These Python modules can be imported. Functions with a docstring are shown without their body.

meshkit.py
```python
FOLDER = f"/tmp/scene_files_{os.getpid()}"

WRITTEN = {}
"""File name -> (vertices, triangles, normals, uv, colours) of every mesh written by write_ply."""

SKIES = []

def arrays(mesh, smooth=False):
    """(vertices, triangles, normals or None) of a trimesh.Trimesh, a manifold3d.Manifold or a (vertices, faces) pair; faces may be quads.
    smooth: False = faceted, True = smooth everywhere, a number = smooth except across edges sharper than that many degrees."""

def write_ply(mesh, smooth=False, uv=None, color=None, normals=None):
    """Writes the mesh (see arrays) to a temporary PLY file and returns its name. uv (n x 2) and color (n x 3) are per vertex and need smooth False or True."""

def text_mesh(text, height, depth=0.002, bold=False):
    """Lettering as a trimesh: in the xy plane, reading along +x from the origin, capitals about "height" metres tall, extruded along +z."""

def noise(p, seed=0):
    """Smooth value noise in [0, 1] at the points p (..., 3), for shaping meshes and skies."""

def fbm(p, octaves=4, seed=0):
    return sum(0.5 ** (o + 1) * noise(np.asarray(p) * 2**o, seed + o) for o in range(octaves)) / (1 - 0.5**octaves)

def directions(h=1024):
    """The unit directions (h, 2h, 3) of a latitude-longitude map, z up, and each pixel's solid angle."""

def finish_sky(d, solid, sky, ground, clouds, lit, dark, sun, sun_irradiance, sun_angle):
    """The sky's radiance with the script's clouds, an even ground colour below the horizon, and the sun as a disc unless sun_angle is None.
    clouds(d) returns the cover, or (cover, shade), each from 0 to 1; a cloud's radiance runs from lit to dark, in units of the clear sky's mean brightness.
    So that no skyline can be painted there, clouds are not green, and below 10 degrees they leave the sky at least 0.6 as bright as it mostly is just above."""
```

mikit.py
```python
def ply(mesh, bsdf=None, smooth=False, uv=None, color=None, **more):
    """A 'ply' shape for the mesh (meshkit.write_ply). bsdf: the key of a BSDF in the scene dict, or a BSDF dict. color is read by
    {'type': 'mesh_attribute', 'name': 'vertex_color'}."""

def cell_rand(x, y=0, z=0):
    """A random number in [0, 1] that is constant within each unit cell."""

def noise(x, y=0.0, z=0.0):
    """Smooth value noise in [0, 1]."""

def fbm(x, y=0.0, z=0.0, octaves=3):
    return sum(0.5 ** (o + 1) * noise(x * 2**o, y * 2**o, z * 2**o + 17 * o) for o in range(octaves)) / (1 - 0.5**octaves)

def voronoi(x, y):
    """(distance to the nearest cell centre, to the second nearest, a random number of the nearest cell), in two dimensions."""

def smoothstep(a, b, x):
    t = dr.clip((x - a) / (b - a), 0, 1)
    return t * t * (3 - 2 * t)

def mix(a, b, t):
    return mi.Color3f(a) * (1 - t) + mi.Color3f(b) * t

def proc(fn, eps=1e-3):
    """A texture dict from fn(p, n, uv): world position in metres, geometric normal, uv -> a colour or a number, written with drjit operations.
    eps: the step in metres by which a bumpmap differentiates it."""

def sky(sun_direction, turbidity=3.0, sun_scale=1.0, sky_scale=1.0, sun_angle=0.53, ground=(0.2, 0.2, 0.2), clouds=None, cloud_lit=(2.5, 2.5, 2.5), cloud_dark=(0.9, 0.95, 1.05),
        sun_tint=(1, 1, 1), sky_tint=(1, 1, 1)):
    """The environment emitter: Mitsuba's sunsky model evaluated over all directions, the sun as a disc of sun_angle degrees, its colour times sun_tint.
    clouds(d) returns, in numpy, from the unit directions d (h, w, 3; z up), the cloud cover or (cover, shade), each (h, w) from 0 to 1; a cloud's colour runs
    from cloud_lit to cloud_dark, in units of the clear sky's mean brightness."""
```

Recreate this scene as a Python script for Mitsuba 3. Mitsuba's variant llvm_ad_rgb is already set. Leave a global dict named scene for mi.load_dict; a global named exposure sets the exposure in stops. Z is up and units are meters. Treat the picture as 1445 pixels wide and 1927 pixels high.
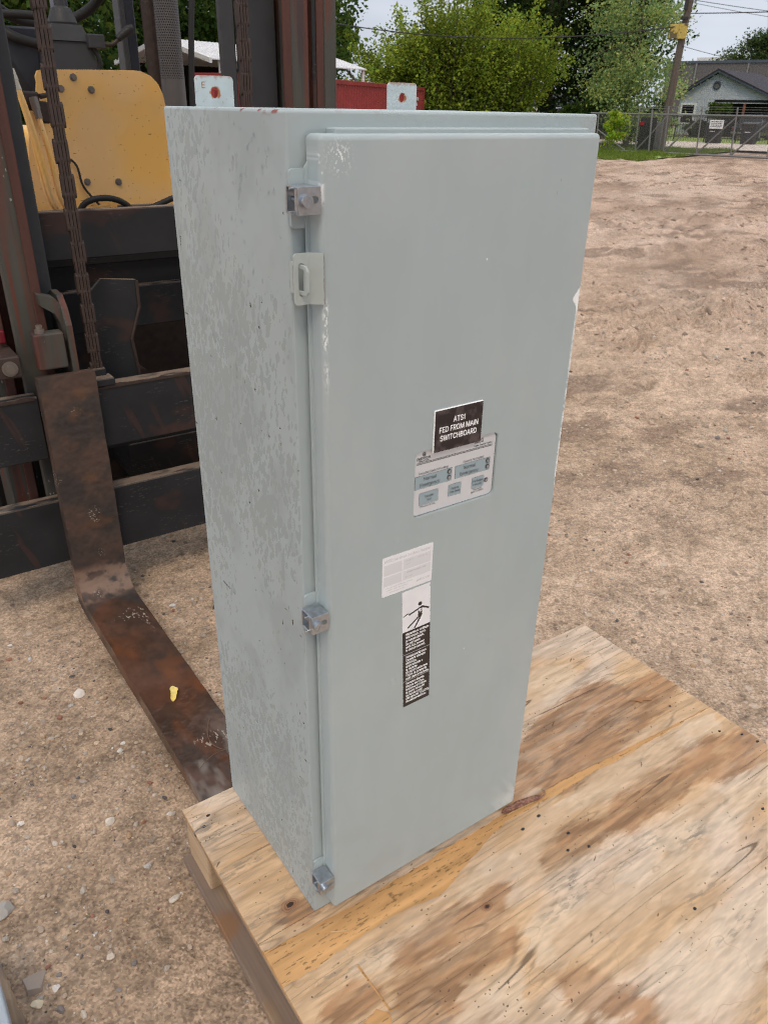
import math, random
import numpy as np, trimesh, mitsuba as mi, drjit as dr, mikit, meshkit
import manifold3d as m3
from shapely import Polygon, Point, LineString, box as sbox, union_all, affinity
from mikit import proc, noise, fbm, voronoi, smoothstep, mix, cell_rand

T = mi.ScalarTransform4f
scene, labels = {'type': 'scene'}, {}
rng = np.random.default_rng(7)

# ------------------------------------------------------------------ camera, sky, exposure
EYE = np.array([-0.408, -0.766, 1.365])
FWD, UP = np.array([0.509, 0.726, -0.463]), np.array([0.250, 0.390, 0.886])
scene['camera'] = {'type': 'thinlens', 'fov': 52.482, 'fov_axis': 'x', 'near_clip': 0.02, 'far_clip': 2000.0,
                   'aperture_radius': 0.0007, 'focus_distance': 1.12,
                   'to_world': T().look_at(origin=EYE.tolist(), target=(EYE + FWD).tolist(), up=UP.tolist())}


def clouds(d):
    z = np.maximum(d[..., 2], 0.03)
    q = np.stack([d[..., 0] / (z + 0.25) * 1.3, d[..., 1] / (z + 0.25) * 1.3, z * 0], -1)
    n = meshkit.fbm(q + 5.0, 5, 3)
    low = 1 - np.clip(d[..., 2], 0, 1)
    return np.clip(0.86 + 0.5 * (n - 0.35), 0, 1), np.clip(0.9 * low ** 2 + (n - 0.42) * 1.2, 0, 1)


scene['sky'] = mikit.sky((-0.35, -0.55, 0.85), turbidity=4, sun_scale=0.22, sun_angle=18, sky_scale=1.0, ground=(0.3, 0.24, 0.2), clouds=clouds,
                         cloud_lit=(2.5, 2.56, 2.68), cloud_dark=(1.34, 1.45, 1.64), sky_tint=(1.1, 1.05, 1.0))
exposure = 2.0

# ------------------------------------------------------------------ helpers


def add(key, mesh, bsdf, smooth=False, **kw):
    n, k = 0, key
    while k in scene:
        n += 1
        k = f'{key}_{n:03d}'
    if isinstance(mesh, dict):
        scene[k] = {**mesh, **kw}
    else:
        scene[k] = mikit.ply(mesh, bsdf, smooth, **kw)
    return k


def lab(key, label=None, category=None, group=None, kind=None):
    labels[key] = {a: b for a, b in (('label', label), ('category', category), ('group', group), ('kind', kind)) if b}
    return key


def man(m):
    v, f, _ = meshkit.arrays(m)
    return m3.Manifold(m3.Mesh(np.asarray(v, np.float32), np.asarray(f, np.uint32)))


def tm(m):
    k = m.to_mesh()
    return trimesh.Trimesh(k.vert_properties[:, :3], k.tri_verts, process=False)


def cat(*ms):
    ms = [m for m in (ms[0] if len(ms) == 1 and isinstance(ms[0], (list, tuple)) else ms)]
    return trimesh.util.concatenate(ms)


def cbox(lo, hi, c=0.002):
    """A box with chamfered edges."""
    lo, hi = np.array(lo, float), np.array(hi, float)
    c = min(c, 0.49 * (hi - lo).min())
    pts = []
    for s in np.ndindex(2, 2, 2):
        corner = np.where(s, hi, lo)
        sg = np.where(s, -1, 1)
        for k in range(3):
            p = corner + sg * c
            p[k] = corner[k]
            pts.append(p)
    return trimesh.convex.convex_hull(np.array(pts))


def rbox(lo, hi, r=0.005, seg=20):
    lo, hi = np.array(lo, float), np.array(hi, float)
    return tm(m3.Manifold.batch_hull([m3.Manifold.sphere(r, seg).translate(tuple(np.where(s, hi - r, lo + r))) for s in np.ndindex(2, 2, 2)]))


def extr(poly, depth, axis='y', at=0.0):
    """Polygon extruded by depth; axis y: polygon is (x, z), grows towards +y from at; axis x: polygon (y, z); axis z: polygon (x, y)."""
    gs = getattr(poly, 'geoms', [poly])
    m = cat([trimesh.creation.extrude_polygon(g, depth, engine='earcut') for g in gs])
    v = np.array(m.vertices)
    if axis == 'y':
        m = trimesh.Trimesh(np.c_[v[:, 0], at + depth - v[:, 2], v[:, 1]], m.faces, process=False)
    elif axis == 'x':
        m = trimesh.Trimesh(np.c_[at + v[:, 2], v[:, 0], v[:, 1]], m.faces, process=False)
    else:
        m = trimesh.Trimesh(np.c_[v[:, :2], at + v[:, 2]], m.faces, process=False)
    return m


def rrect(x0, z0, x1, z1, r=0.004, n=5):
    return sbox(x0 + r, z0 + r, x1 - r, z1 - r).buffer(r, quad_segs=n)


def tube(pts, r, sides=8, caps=True):
    p = np.asarray(pts, float)
    r = np.broadcast_to(np.asarray(r, float), (len(p),))
    t = np.gradient(p, axis=0)
    t /= np.linalg.norm(t, axis=1, keepdims=True) + 1e-12
    a = np.cross(t[0], [0, 0, 1.0] if abs(t[0][2]) < 0.9 else [1.0, 0, 0])
    a /= np.linalg.norm(a)
    A = []
    for k in range(len(p)):
        a = a - t[k] * (a @ t[k])
        a /= np.linalg.norm(a)
        A.append(a)
    A = np.array(A)
    B = np.cross(t, A)
    ang = np.arange(sides) * 2 * np.pi / sides
    v = p[:, None] + r[:, None, None] * (np.cos(ang)[None, :, None] * A[:, None] + np.sin(ang)[None, :, None] * B[:, None])
    n = len(p)
    i, j = np.meshgrid(np.arange(n - 1), np.arange(sides), indexing='ij')
    q = np.stack([i * sides + j, i * sides + (j + 1) % sides, (i + 1) * sides + (j + 1) % sides, (i + 1) * sides + j], -1).reshape(-1, 4)
    f = np.vstack([q[:, [0, 1, 2]], q[:, [0, 2, 3]]])
    v = v.reshape(-1, 3)
    if caps:
        v = np.vstack([v, p[:1], p[-1:]])
        k = np.arange(sides)
        f = np.vstack([f, np.c_[(k + 1) % sides, k, k * 0 + n * sides], np.c_[k + (n - 1) * sides, (k + 1) % sides + (n - 1) * sides, k * 0 + n * sides + 1]])
    return trimesh.Trimesh(v, f, process=False)


def smooth_path(pts, n=24):
    from scipy.interpolate import CubicSpline
    p = np.asarray(pts, float)
    s = np.r_[0, np.cumsum(np.linalg.norm(np.diff(p, axis=0), axis=1))]
    return CubicSpline(s, p)(np.linspace(0, s[-1], n))


def cyl(p0, p1, r, sides=20):
    return tube([p0, p1], r, sides)


def rub(m, amp, freq, seed=0):
    """Vertices shifted by noise: dents and wobble."""
    m = m.copy()
    v = np.array(m.vertices)
    m.vertices = v + amp * (np.stack([meshkit.noise(v * freq, seed + k) for k in range(3)], -1) - 0.5)
    return m


def text(s, h, width=None, bold=False, depth=0.0003):
    """Lettering; capital I and figure 1 are drawn without slabs, as in the photographed lettering."""
    parts, x, seg = [], 0.0, ''
    stem = h * (0.19 if bold else 0.13)

    def flush():
        nonlocal x, seg
        if seg.strip():
            lead = len(seg) - len(seg.lstrip(' '))
            m = meshkit.text_mesh(seg.strip(' '), h, depth, bold)
            v = np.array(m.vertices)
            v[:, 0] += x + lead * 0.38 * h - v[:, 0].min()
            x = v[:, 0].max() + 0.13 * h + (len(seg) - len(seg.rstrip(' '))) * 0.38 * h
            parts.append(trimesh.Trimesh(v, m.faces, process=False))
        seg = ''

    for ch in s:
        if ch in 'I1':
            flush()
            g_ = sbox(x, 0, x + stem, h) if ch == 'I' else Polygon([(x + 0.18 * h, 0), (x + 0.18 * h + stem, 0), (x + 0.18 * h + stem, h), (x + 0.24 * h, h), (x + 0.04 * h, 0.82 * h), (x + 0.04 * h, 0.68 * h), (x + 0.18 * h, 0.76 * h)])
            parts.append(trimesh.creation.extrude_polygon(g_, depth, engine='earcut'))
            x = g_.bounds[2] + 0.13 * h
        else:
            seg += ch
    flush()
    m = cat(parts)
    if width:
        v = np.array(m.vertices)
        v[:, 0] -= v[:, 0].min()
        v[:, 0] *= width / v[:, 0].max()
        m.vertices = v
    return m


# ------------------------------------------------------------------ materials


def prin(color, rough=0.6, metallic=0.0, spec=None, **kw):
    spec = spec if spec is not None else (0.15 if isinstance(rough, float) and rough >= 0.8 else 0.4)
    c = color if isinstance(color, dict) else {'type': 'rgb', 'value': list(color)}
    return {'type': 'principled', 'base_color': c, 'roughness': rough, 'metallic': metallic, 'specular': spec, **kw}


def two(b):
    return {'type': 'twosided', 'bsdf': b}


def bump(b, fn, scale, eps=1e-3):
    return {'type': 'bumpmap', 'arbitrary': proc(fn, eps), 'scale': scale, 'bsdf': b}


def mat(key, color, rough=0.6, metallic=0.0, **kw):
    scene[key] = two(prin(color, rough, metallic, **kw))


def gauss(a, b):
    return dr.exp(-dr.square(a / b))


PAINT = (0.342, 0.398, 0.410)


def paint_fn(p, n, uv):
    tone = 0.97 + 0.06 * fbm(p.x * 5, p.y * 5, p.z * 4)
    c = mi.Color3f(*PAINT) * tone
    side = dr.select(n.x < -0.6, 1.0, 0.0)
    # dried rain marks on the side sheet
    cov = fbm(p.y * 6 + 3, p.z * 4.5, 0, 3) - 0.16 * smoothstep(0.25, 0.33, p.y) - 0.06 * smoothstep(1.05, 1.3, p.z)
    wy, wz = 0.9 * (fbm(p.y * 170, p.z * 130, 2, 2) - 0.5), 0.9 * (fbm(p.y * 170, p.z * 130, 9, 2) - 0.5)
    k = mi.Float(0)
    for fy, fz, sh in ((92, 58, 30), (160, 100, 56)):
        d, e, r = voronoi(p.y * fy + wy + fy, p.z * fz + p.y * sh + wz)
        size = 0.62 * smoothstep(0.62, 0.98, r + 1.5 * (cov - 0.5) + 0.12)
        k = dr.maximum(k, smoothstep(size + 0.02, size - 0.06, d + 0.02))
    k = k * side
    c = mix(c, mi.Color3f(0.225, 0.262, 0.262), 0.48 * k)
    film = smoothstep(0.45, 0.75, fbm(p.y * 18, p.z * 14, 40, 4)) * side
    c = mix(c, mi.Color3f(0.275, 0.318, 0.325), 0.55 * film)
    fine = smoothstep(0.62, 0.68, noise(p.y * 260, p.z * 120, 8)) * side * smoothstep(0.75, 0.3, p.z)
    c = mix(c, mi.Color3f(0.28, 0.315, 0.31), 0.30 * fine)
    blk = smoothstep(0.955, 0.985, noise(p.y * 95, p.z * 95, 31)) * smoothstep(0.3, 0.6, noise(p.y * 9, p.z * 9, 12)) * side
    c = mix(c, mi.Color3f(0.03, 0.035, 0.03), blk)
    # bare rusty edge at the top of the case
    top = smoothstep(1.3555, 1.359, p.z) * smoothstep(0.60, 0.66, fbm(p.x * 45 + p.y * 50, p.z * 60, 5)) * dr.select(p.x < 0.03, 1.0, 0.15)
    corner = gauss(p.z - 1.3585, 0.003) * gauss(p.y - 0.02, 0.035) * smoothstep(0.4, 0.6, noise(p.y * 90, p.z * 260)) * dr.select(p.x < 0.012, 1.0, 0.0)
    c = mix(c, mi.Color3f(0.22, 0.05, 0.035), dr.clip(top + corner, 0, 1) * dr.select(p.y < 0.4, 1.0, 0.0))
    return c


def paint_rough(p, n, uv):
    side = dr.select(n.x < -0.6, 1.0, 0.0)
    return 0.46 - 0.12 * side * smoothstep(0.5, 0.6, fbm(p.y * 60, p.z * 40, 3, 2))


scene['cabinet_paint'] = prin(proc(paint_fn), proc(paint_rough), 0.0, 0.42)


def door_fn(p, n, uv):
    c = mi.Color3f(*PAINT) * (0.93 + 0.09 * fbm(p.x * 4, p.z * 3.2, 2, 4) + 0.05 * fbm(p.x * 40, p.z * 9, 6, 4))
    c = mix(c, mi.Color3f(0.40, 0.43, 0.435), 0.30 * smoothstep(0.56, 0.72, fbm(p.x * 7 + 3, p.z * 5, 17, 5)))
    front = dr.select(p.y < -0.0285, 1.0, 0.0)
    # white scratches along the latch edge
    line = 0.0285 + 0.003 * (noise(p.z * 22, 4) - 0.5) + 0.012 * (noise(p.z * 7, 9) - 0.5)
    near = gauss(p.x - line, 0.0026) * smoothstep(1.06, 1.12, p.z) * smoothstep(1.325, 1.31, p.z) * smoothstep(0.48, 0.66, noise(p.z * 26, 1.5))
    sc = smoothstep(0.45, 0.60, fbm(p.x * 900, p.z * 260, 1, 3)) * near * front
    near2 = gauss(p.x - 0.023, 0.0022) * smoothstep(1.27, 1.28, p.z) * smoothstep(1.33, 1.32, p.z)
    sc += near2 * smoothstep(0.5, 0.62, fbm(p.x * 300, p.z * 120, 6, 3)) * 0.9
    blot = smoothstep(0.70, 0.76, noise(p.x * 700, p.z * 480, 3)) * gauss(p.x - 0.043, 0.012) * gauss(p.z - 1.318, 0.012) * front
    # chips on the far edge
    chip = gauss(p.x - 0.4275, 0.0058 + 0.0085 * gauss(p.z - 1.137, 0.008)) * smoothstep(0.83, 0.88, p.z) * smoothstep(1.157, 1.147, p.z)
    ch = smoothstep(0.36, 0.46, fbm(p.x * 340, p.z * 170, 7, 3) + 0.25 * gauss(p.z - 1.137, 0.012)) * smoothstep(0.25, 0.5, chip) * dr.select(p.x > 0.405, 1.0, 0.0)
    dot = smoothstep(0.0014, 0.0010, dr.sqrt(dr.square(p.x - 0.252) + dr.square(p.z - 1.202))) + smoothstep(0.0012, 0.0008, dr.sqrt(dr.square(p.x - 0.265) + dr.square(p.z - 0.61)))
    c = mix(c, mi.Color3f(0.82, 0.84, 0.85), dr.clip(0.8 * sc + 0.7 * blot + 1.5 * ch + dot * front, 0, 1))
    # red-brown scratch, rubbed corner
    rs = gauss((p.x - 0.3605) - (p.z - 1.276) * 0.30, 0.0006) * smoothstep(1.264, 1.266, p.z) * smoothstep(1.289, 1.287, p.z) * smoothstep(0.4, 0.5, noise(p.z * 180, 2))
    c = mix(c, mi.Color3f(0.26, 0.08, 0.05), rs * front)
    rubm = smoothstep(0.40, 0.75, fbm((p.x + p.z * 0.7) * 90, (p.x - p.z) * 14, 4, 3)) * gauss(p.x - 0.42, 0.05) * gauss(p.z - 0.19, 0.05)
    c = mix(c, mi.Color3f(0.56, 0.60, 0.60), 0.55 * rubm * front)
    sm = smoothstep(0.5, 0.8, fbm(p.x * 16, p.z * 22, 9, 3)) * smoothstep(0.45, 0.2, p.z)
    c = mix(c, mi.Color3f(0.32, 0.35, 0.35), 0.35 * sm * front)
    edge = smoothstep(0.178, 0.1705, p.z) * smoothstep(0.45, 0.6, fbm(p.x * 60, p.z * 90, 3))
    return mix(c, mi.Color3f(0.2, 0.19, 0.17), 0.4 * edge)


scene['door_paint'] = bump(prin(proc(door_fn), proc(lambda p, n, uv: 0.36 + 0.16 * fbm(p.x * 9, p.z * 6, 3, 4)), 0.0, 0.45), lambda p, n, uv: fbm(p.x * 5, p.z * 4, 2, 2) + 0.012 * noise(p.x * 420, p.y * 420, p.z * 420), 0.006)


def tab_fn(p, n, uv):
    c = mi.Color3f(0.44, 0.51, 0.53) * (0.9 + 0.2 * fbm(p.x * 60, p.z * 60))
    hx = dr.minimum(dr.abs(p.x - 0.0745), dr.abs(p.x - 0.381))
    d = dr.sqrt(dr.square(hx) + dr.square(p.z - 1.3765))
    r = smoothstep(0.0082, 0.0058, d + 0.003 * (noise(p.x * 300, p.z * 300) - 0.5)) + smoothstep(1.393, 1.397, p.z + 0.004 * (noise(p.x * 250, 3) - 0.4)) * 0.6
    r += smoothstep(0.74, 0.82, fbm(p.x * 260, p.z * 260, 2)) * 0.4
    return mix(c, mi.Color3f(0.33, 0.12, 0.05), dr.clip(r, 0, 1))


scene['tab_paint'] = two(prin(proc(tab_fn), 0.5))
mat('hasp_paint', proc(lambda p, n, uv: mix(mi.Color3f(0.36, 0.40, 0.39), mi.Color3f(0.20, 0.09, 0.05), smoothstep(0.0202, 0.0212, p.x + 0.0015 * (noise(p.z * 300, 1) - 0.5)))), 0.45)
mat('zinc', proc(lambda p, n, uv: mi.Color3f(0.40, 0.44, 0.49) * (0.70 + 0.5 * fbm(p.x * 200, p.y * 200, p.z * 200))), 0.22, 0.8)
mat('dark_slot', (0.02, 0.02, 0.02), 0.7)
mat('black_plate', proc(lambda p, n, uv: mix(mi.Color3f(0.022, 0.016, 0.017), mi.Color3f(0.075, 0.058, 0.06), smoothstep(0.45, 0.8, fbm(p.x * 110, p.z * 110, 1, 4)))), 0.42)
mat('white_print', (0.80, 0.81, 0.82), 0.5)
mat('sticker_white', proc(lambda p, n, uv: mi.Color3f(0.74, 0.75, 0.78) * (0.94 + 0.1 * fbm(p.x * 70, p.z * 70))), 0.4)
mat('faded_print', (0.50, 0.51, 0.52), 0.5)
mat('faint_print', (0.62, 0.63, 0.65), 0.5)
mat('black_print', (0.022, 0.018, 0.018), 0.42)
mat('dark_print', (0.025, 0.027, 0.035), 0.5)
mat('panel_grey', (0.56, 0.57, 0.59), 0.45)
mat('panel_blue', (0.285, 0.365, 0.405), 0.42)
mat('lamp_lens', (0.33, 0.33, 0.35), 0.3)

# wood
PALE = [((0.50, 0.20), (0.80, 0.21), 0.05), ((0.52, 0.11), (0.60, 0.12), 0.03), ((0.45, -0.075), (0.98, -0.085), 0.022), ((0.25, -0.115), (0.45, -0.10), 0.022), ((0.62, -0.24), (0.95, -0.26), 0.035),
        ((0.30, -0.26), (0.62, -0.30), 0.045), ((0.02, -0.135), (0.10, -0.13), 0.02), ((0.45, -0.42), (0.75, -0.47), 0.06), ((0.05, -0.27), (0.2, -0.29), 0.025)]
STAINS = [((0.55, -0.005), (0.98, 0.05), 0.055), ((0.53, 0.06), (0.86, 0.115), 0.05), ((0.43, 0.03), (0.6, 0.02), 0.05),
          ((0.41, -0.140), (0.60, -0.150), 0.022), ((0.60, -0.150), (0.97, -0.170), 0.036), ((0.85, -0.16), (1.03, -0.19), 0.05),
          ((0.10, -0.155), (0.27, -0.172), 0.035), ((0.05, -0.20), (0.22, -0.215), 0.035), ((-0.04, -0.165), (0.0, -0.16), 0.032), ((-0.05, -0.26), (0.1, -0.24), 0.03),
          ((0.28, -0.345), (0.33, -0.40), 0.035), ((0.2, -0.41), (0.31, -0.45), 0.04), ((0.0, 0.012), (-0.045, 0.016), 0.016), ((0.02, -0.3), (0.12, -0.33), 0.03),
          ((0.60, -0.52), (0.75, -0.56), 0.05), ((0.75, -0.40), (0.78, -0.41), 0.02)]


def seg_dist(px, py, a, b):
    ax, ay = a
    ux, uy = b[0] - ax, b[1] - ay
    t = dr.clip(((px - ax) * ux + (py - ay) * uy) / (ux * ux + uy * uy), 0, 1)
    return dr.sqrt(dr.square(px - ax - t * ux) + dr.square(py - ay - t * uy))


def ply_fn(p, n, uv):
    x, y = p.x, p.y
    yy = y + 0.010 * (fbm(x * 3.2, y * 6, 3, 2) - 0.5)
    g1 = fbm(x * 15, yy * 110, 1, 5)
    g2 = fbm(x * 45, yy * 260, 4, 3)
    patch = fbm(x * 4 + 7, y * 9, 2, 6)
    c = mix(mi.Color3f(0.545, 0.372, 0.225), mi.Color3f(0.575, 0.450, 0.345), smoothstep(0.34, 0.62, patch))
    c = c * (0.86 + 0.26 * smoothstep(0.25, 0.72, g1)) * (0.84 + 0.32 * g2)
    gl = smoothstep(0.075, 0.0, dr.abs(noise(x * 6.0, yy * 80, 3) - 0.5)) * smoothstep(0.35, 0.6, noise(x * 7, yy * 20, 6))
    c = c * (1 - 0.34 * gl)
    # growth-ring figure of the peeled veneer
    s = yy * 20 + 3.4 * fbm(x * 1.1, y * 4.5, 9, 3)
    ring = dr.abs(s - dr.floor(s) - 0.5)
    c = mix(c, c * mi.Color3f(0.84, 0.77, 0.70), smoothstep(0.16, 0.0, ring) * 0.55 * smoothstep(0.35, 0.6, fbm(x * 2, y * 7, 13, 2)))
    # bleached streaks
    xf = x + 0.08 * (fbm(x * 4.0, yy * 60, 23, 5) - 0.5)
    dp = mi.Float(9)
    for a, b, r in PALE:
        dp = dr.minimum(dp, seg_dist(xf, y, a, b) - r)
    bl = smoothstep(0.006, -0.006, dp + 0.04 * (fbm(x * 14, yy * 44, 33, 5) - 0.5) + 0.02 * (g1 - 0.5)) * (0.55 + 0.5 * smoothstep(0.35, 0.6, g1))
    c = mix(c, mi.Color3f(0.68, 0.545, 0.405) * (0.84 + 0.26 * g2), 0.55 * dr.minimum(bl, 1))
    tan_ = smoothstep(0.50, 0.66, fbm(x * 9 + 13, yy * 22, 16, 6))
    c = mix(c, mi.Color3f(0.46, 0.285, 0.15), 0.30 * tan_)
    # wet brown stains, feathered along the grain
    warp = 0.040 * (fbm(x * 14, yy * 34, 5, 5) - 0.5) + 0.016 * (g2 - 0.5) + 0.010 * (g1 - 0.5)
    d = mi.Float(9)
    for a, b, r in STAINS:
        d = dr.minimum(d, seg_dist(xf, y, a, b) - r)
    k = smoothstep(0.010, -0.016, d + warp) * (0.66 + 0.5 * smoothstep(0.3, 0.6, fbm(x * 14, yy * 46, 31, 5)))
    st = mix(mi.Color3f(0.250, 0.125, 0.060), mi.Color3f(0.42, 0.235, 0.120), fbm(x * 6, yy * 70, 3, 4)) * (0.70 + 0.50 * smoothstep(0.25, 0.7, g1)) * (1 - 0.25 * gl)
    c = mix(c, st, 0.84 * dr.minimum(k, 1))
    # tide lines
    tl = fbm(x * 6 + 4, y * 11, 11, 4)
    c = mix(c, mi.Color3f(0.33, 0.22, 0.13), 0.38 * smoothstep(0.006, 0.0, dr.abs(tl - 0.585)))
    # grey mildew drawn out along the grain
    ragged_ = smoothstep(0.46, 0.66, fbm(x * 60, yy * 240, 2, 4))
    mw = smoothstep(0.60, 0.74, fbm(x * 5 + 2, yy * 26, 8, 4)) * 0.65
    mw += 1.1 * gauss(x - 0.68, 0.04) * gauss(y + 0.262, 0.016) + gauss(x + 0.073, 0.026) * gauss(y + 0.069, 0.018) + 1.1 * gauss(x + 0.080, 0.026) * gauss(y - 0.255, 0.030) + gauss(x - 0.40, 0.025) * gauss(y + 0.20, 0.02) + 0.8 * gauss(x + 0.03, 0.02) * gauss(y + 0.235, 0.03)
    c = mix(c, mi.Color3f(0.165, 0.14, 0.12), 0.62 * dr.clip(mw, 0, 1) * ragged_)
    # pinholes and grit, gathered in drifts
    q = 0.35 * fbm(x * 30, y * 30, 5, 2)
    d2, _, r2 = voronoi(x * 105 + q * 9, y * 125 + q * 7)
    dens = smoothstep(0.45, 0.70, fbm(x * 6, y * 10, 21, 5))
    spk = smoothstep(0.22, 0.10, d2) * dr.select(r2 < 0.01 + 0.12 * dens, 1.0, 0.0)
    d3, _, r3 = voronoi(x * 52 + q * 5, y * 75 + q * 5)
    spk += smoothstep(0.15, 0.08, d3) * dr.select(r3 < 0.012 + 0.03 * dens, 1.0, 0.0)
    c = mix(c, mi.Color3f(0.08, 0.05, 0.035), 0.75 * dr.clip(spk, 0, 1))
    # cracks that follow the grain
    cr = smoothstep(0.030, 0.006, dr.abs(noise(x * 2.2, yy * 48 + 1.1 * noise(x * 2, y * 9), 14) - 0.5)) * smoothstep(0.58, 0.72, noise(x * 4, y * 26, 15))
    c = mix(c, mi.Color3f(0.11, 0.07, 0.045), 0.8 * cr)
    # knots
    for kx, ky, kr in ((-0.028, 0.036, 0.018), (0.254, -0.156, 0.010), (-0.073, -0.069, 0.007), (0.16, -0.075, 0.006)):
        q = dr.sqrt(dr.square((x - kx) * 0.62) + dr.square(y - ky)) + 0.004 * (noise(x * 80, y * 80) - 0.5)
        c = mix(c, mi.Color3f(0.27, 0.13, 0.07) * (0.6 + 0.5 * dr.square(dr.sin(q * 900))), 0.85 * smoothstep(kr, kr * 0.35, q))
        c = mix(c, mi.Color3f(0.05, 0.03, 0.02), smoothstep(kr * 0.32, kr * 0.2, q))
    return c


def ply_bump(p, n, uv):
    return 0.5 * fbm(p.x * 4, p.y * 160, 1, 3) + 0.25 * noise(p.x * 14, p.y * 700, 3) + 0.35 * fbm(p.x * 12, p.y * 40, 2, 2)


scene['plywood'] = two(bump(prin(proc(ply_fn), 0.72, 0, 0.3), ply_bump, 0.0011))
mat('ply_edge', proc(lambda p, n, uv: mix(mi.Color3f(0.16, 0.11, 0.075), mi.Color3f(0.40, 0.29, 0.19), fbm(p.y * 30, p.z * 300, p.x * 30, 3))), 0.85)
mat('fresh_ply', proc(lambda p, n, uv: mix(mi.Color3f(0.50, 0.26, 0.095), mi.Color3f(0.64, 0.385, 0.175), fbm(p.x * 5, p.y * 130, p.z * 200, 4)) * (0.62 + 0.62 * fbm(p.x * 7, p.y * 70, 4, 5))
                       * (1 - 0.5 * smoothstep(0.66, 0.76, fbm(p.x * 70, p.y * 420, 8, 3)))), 0.65)


def board_fn(p, n, uv):
    g = fbm(p.y * 4, p.z * 120 + p.x * 90, 1, 4)
    c = mix(mi.Color3f(0.17, 0.118, 0.08), mi.Color3f(0.37, 0.27, 0.185), g)
    st = fbm(p.y * 9 + 3, p.x * 8, p.z * 9, 3)
    c = mix(c, mi.Color3f(0.20, 0.15, 0.125), 0.75 * smoothstep(0.42, 0.55, st))
    c = mix(c, mi.Color3f(0.27, 0.125, 0.05), 0.6 * smoothstep(0.60, 0.70, fbm(p.y * 7 + 11, p.z * 12, p.x * 5, 3)))
    return c * (0.9 + 0.2 * noise(p.y * 20, p.z * 400, p.x * 300))


mat('pallet_board', proc(board_fn), 0.8)
mat('pallet_block', proc(lambda p, n, uv: mix(mi.Color3f(0.33, 0.225, 0.14), mi.Color3f(0.50, 0.37, 0.245), fbm(p.y * 9, p.z * 130, p.x * 90, 4))), 0.85)


# steel of the truck


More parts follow.
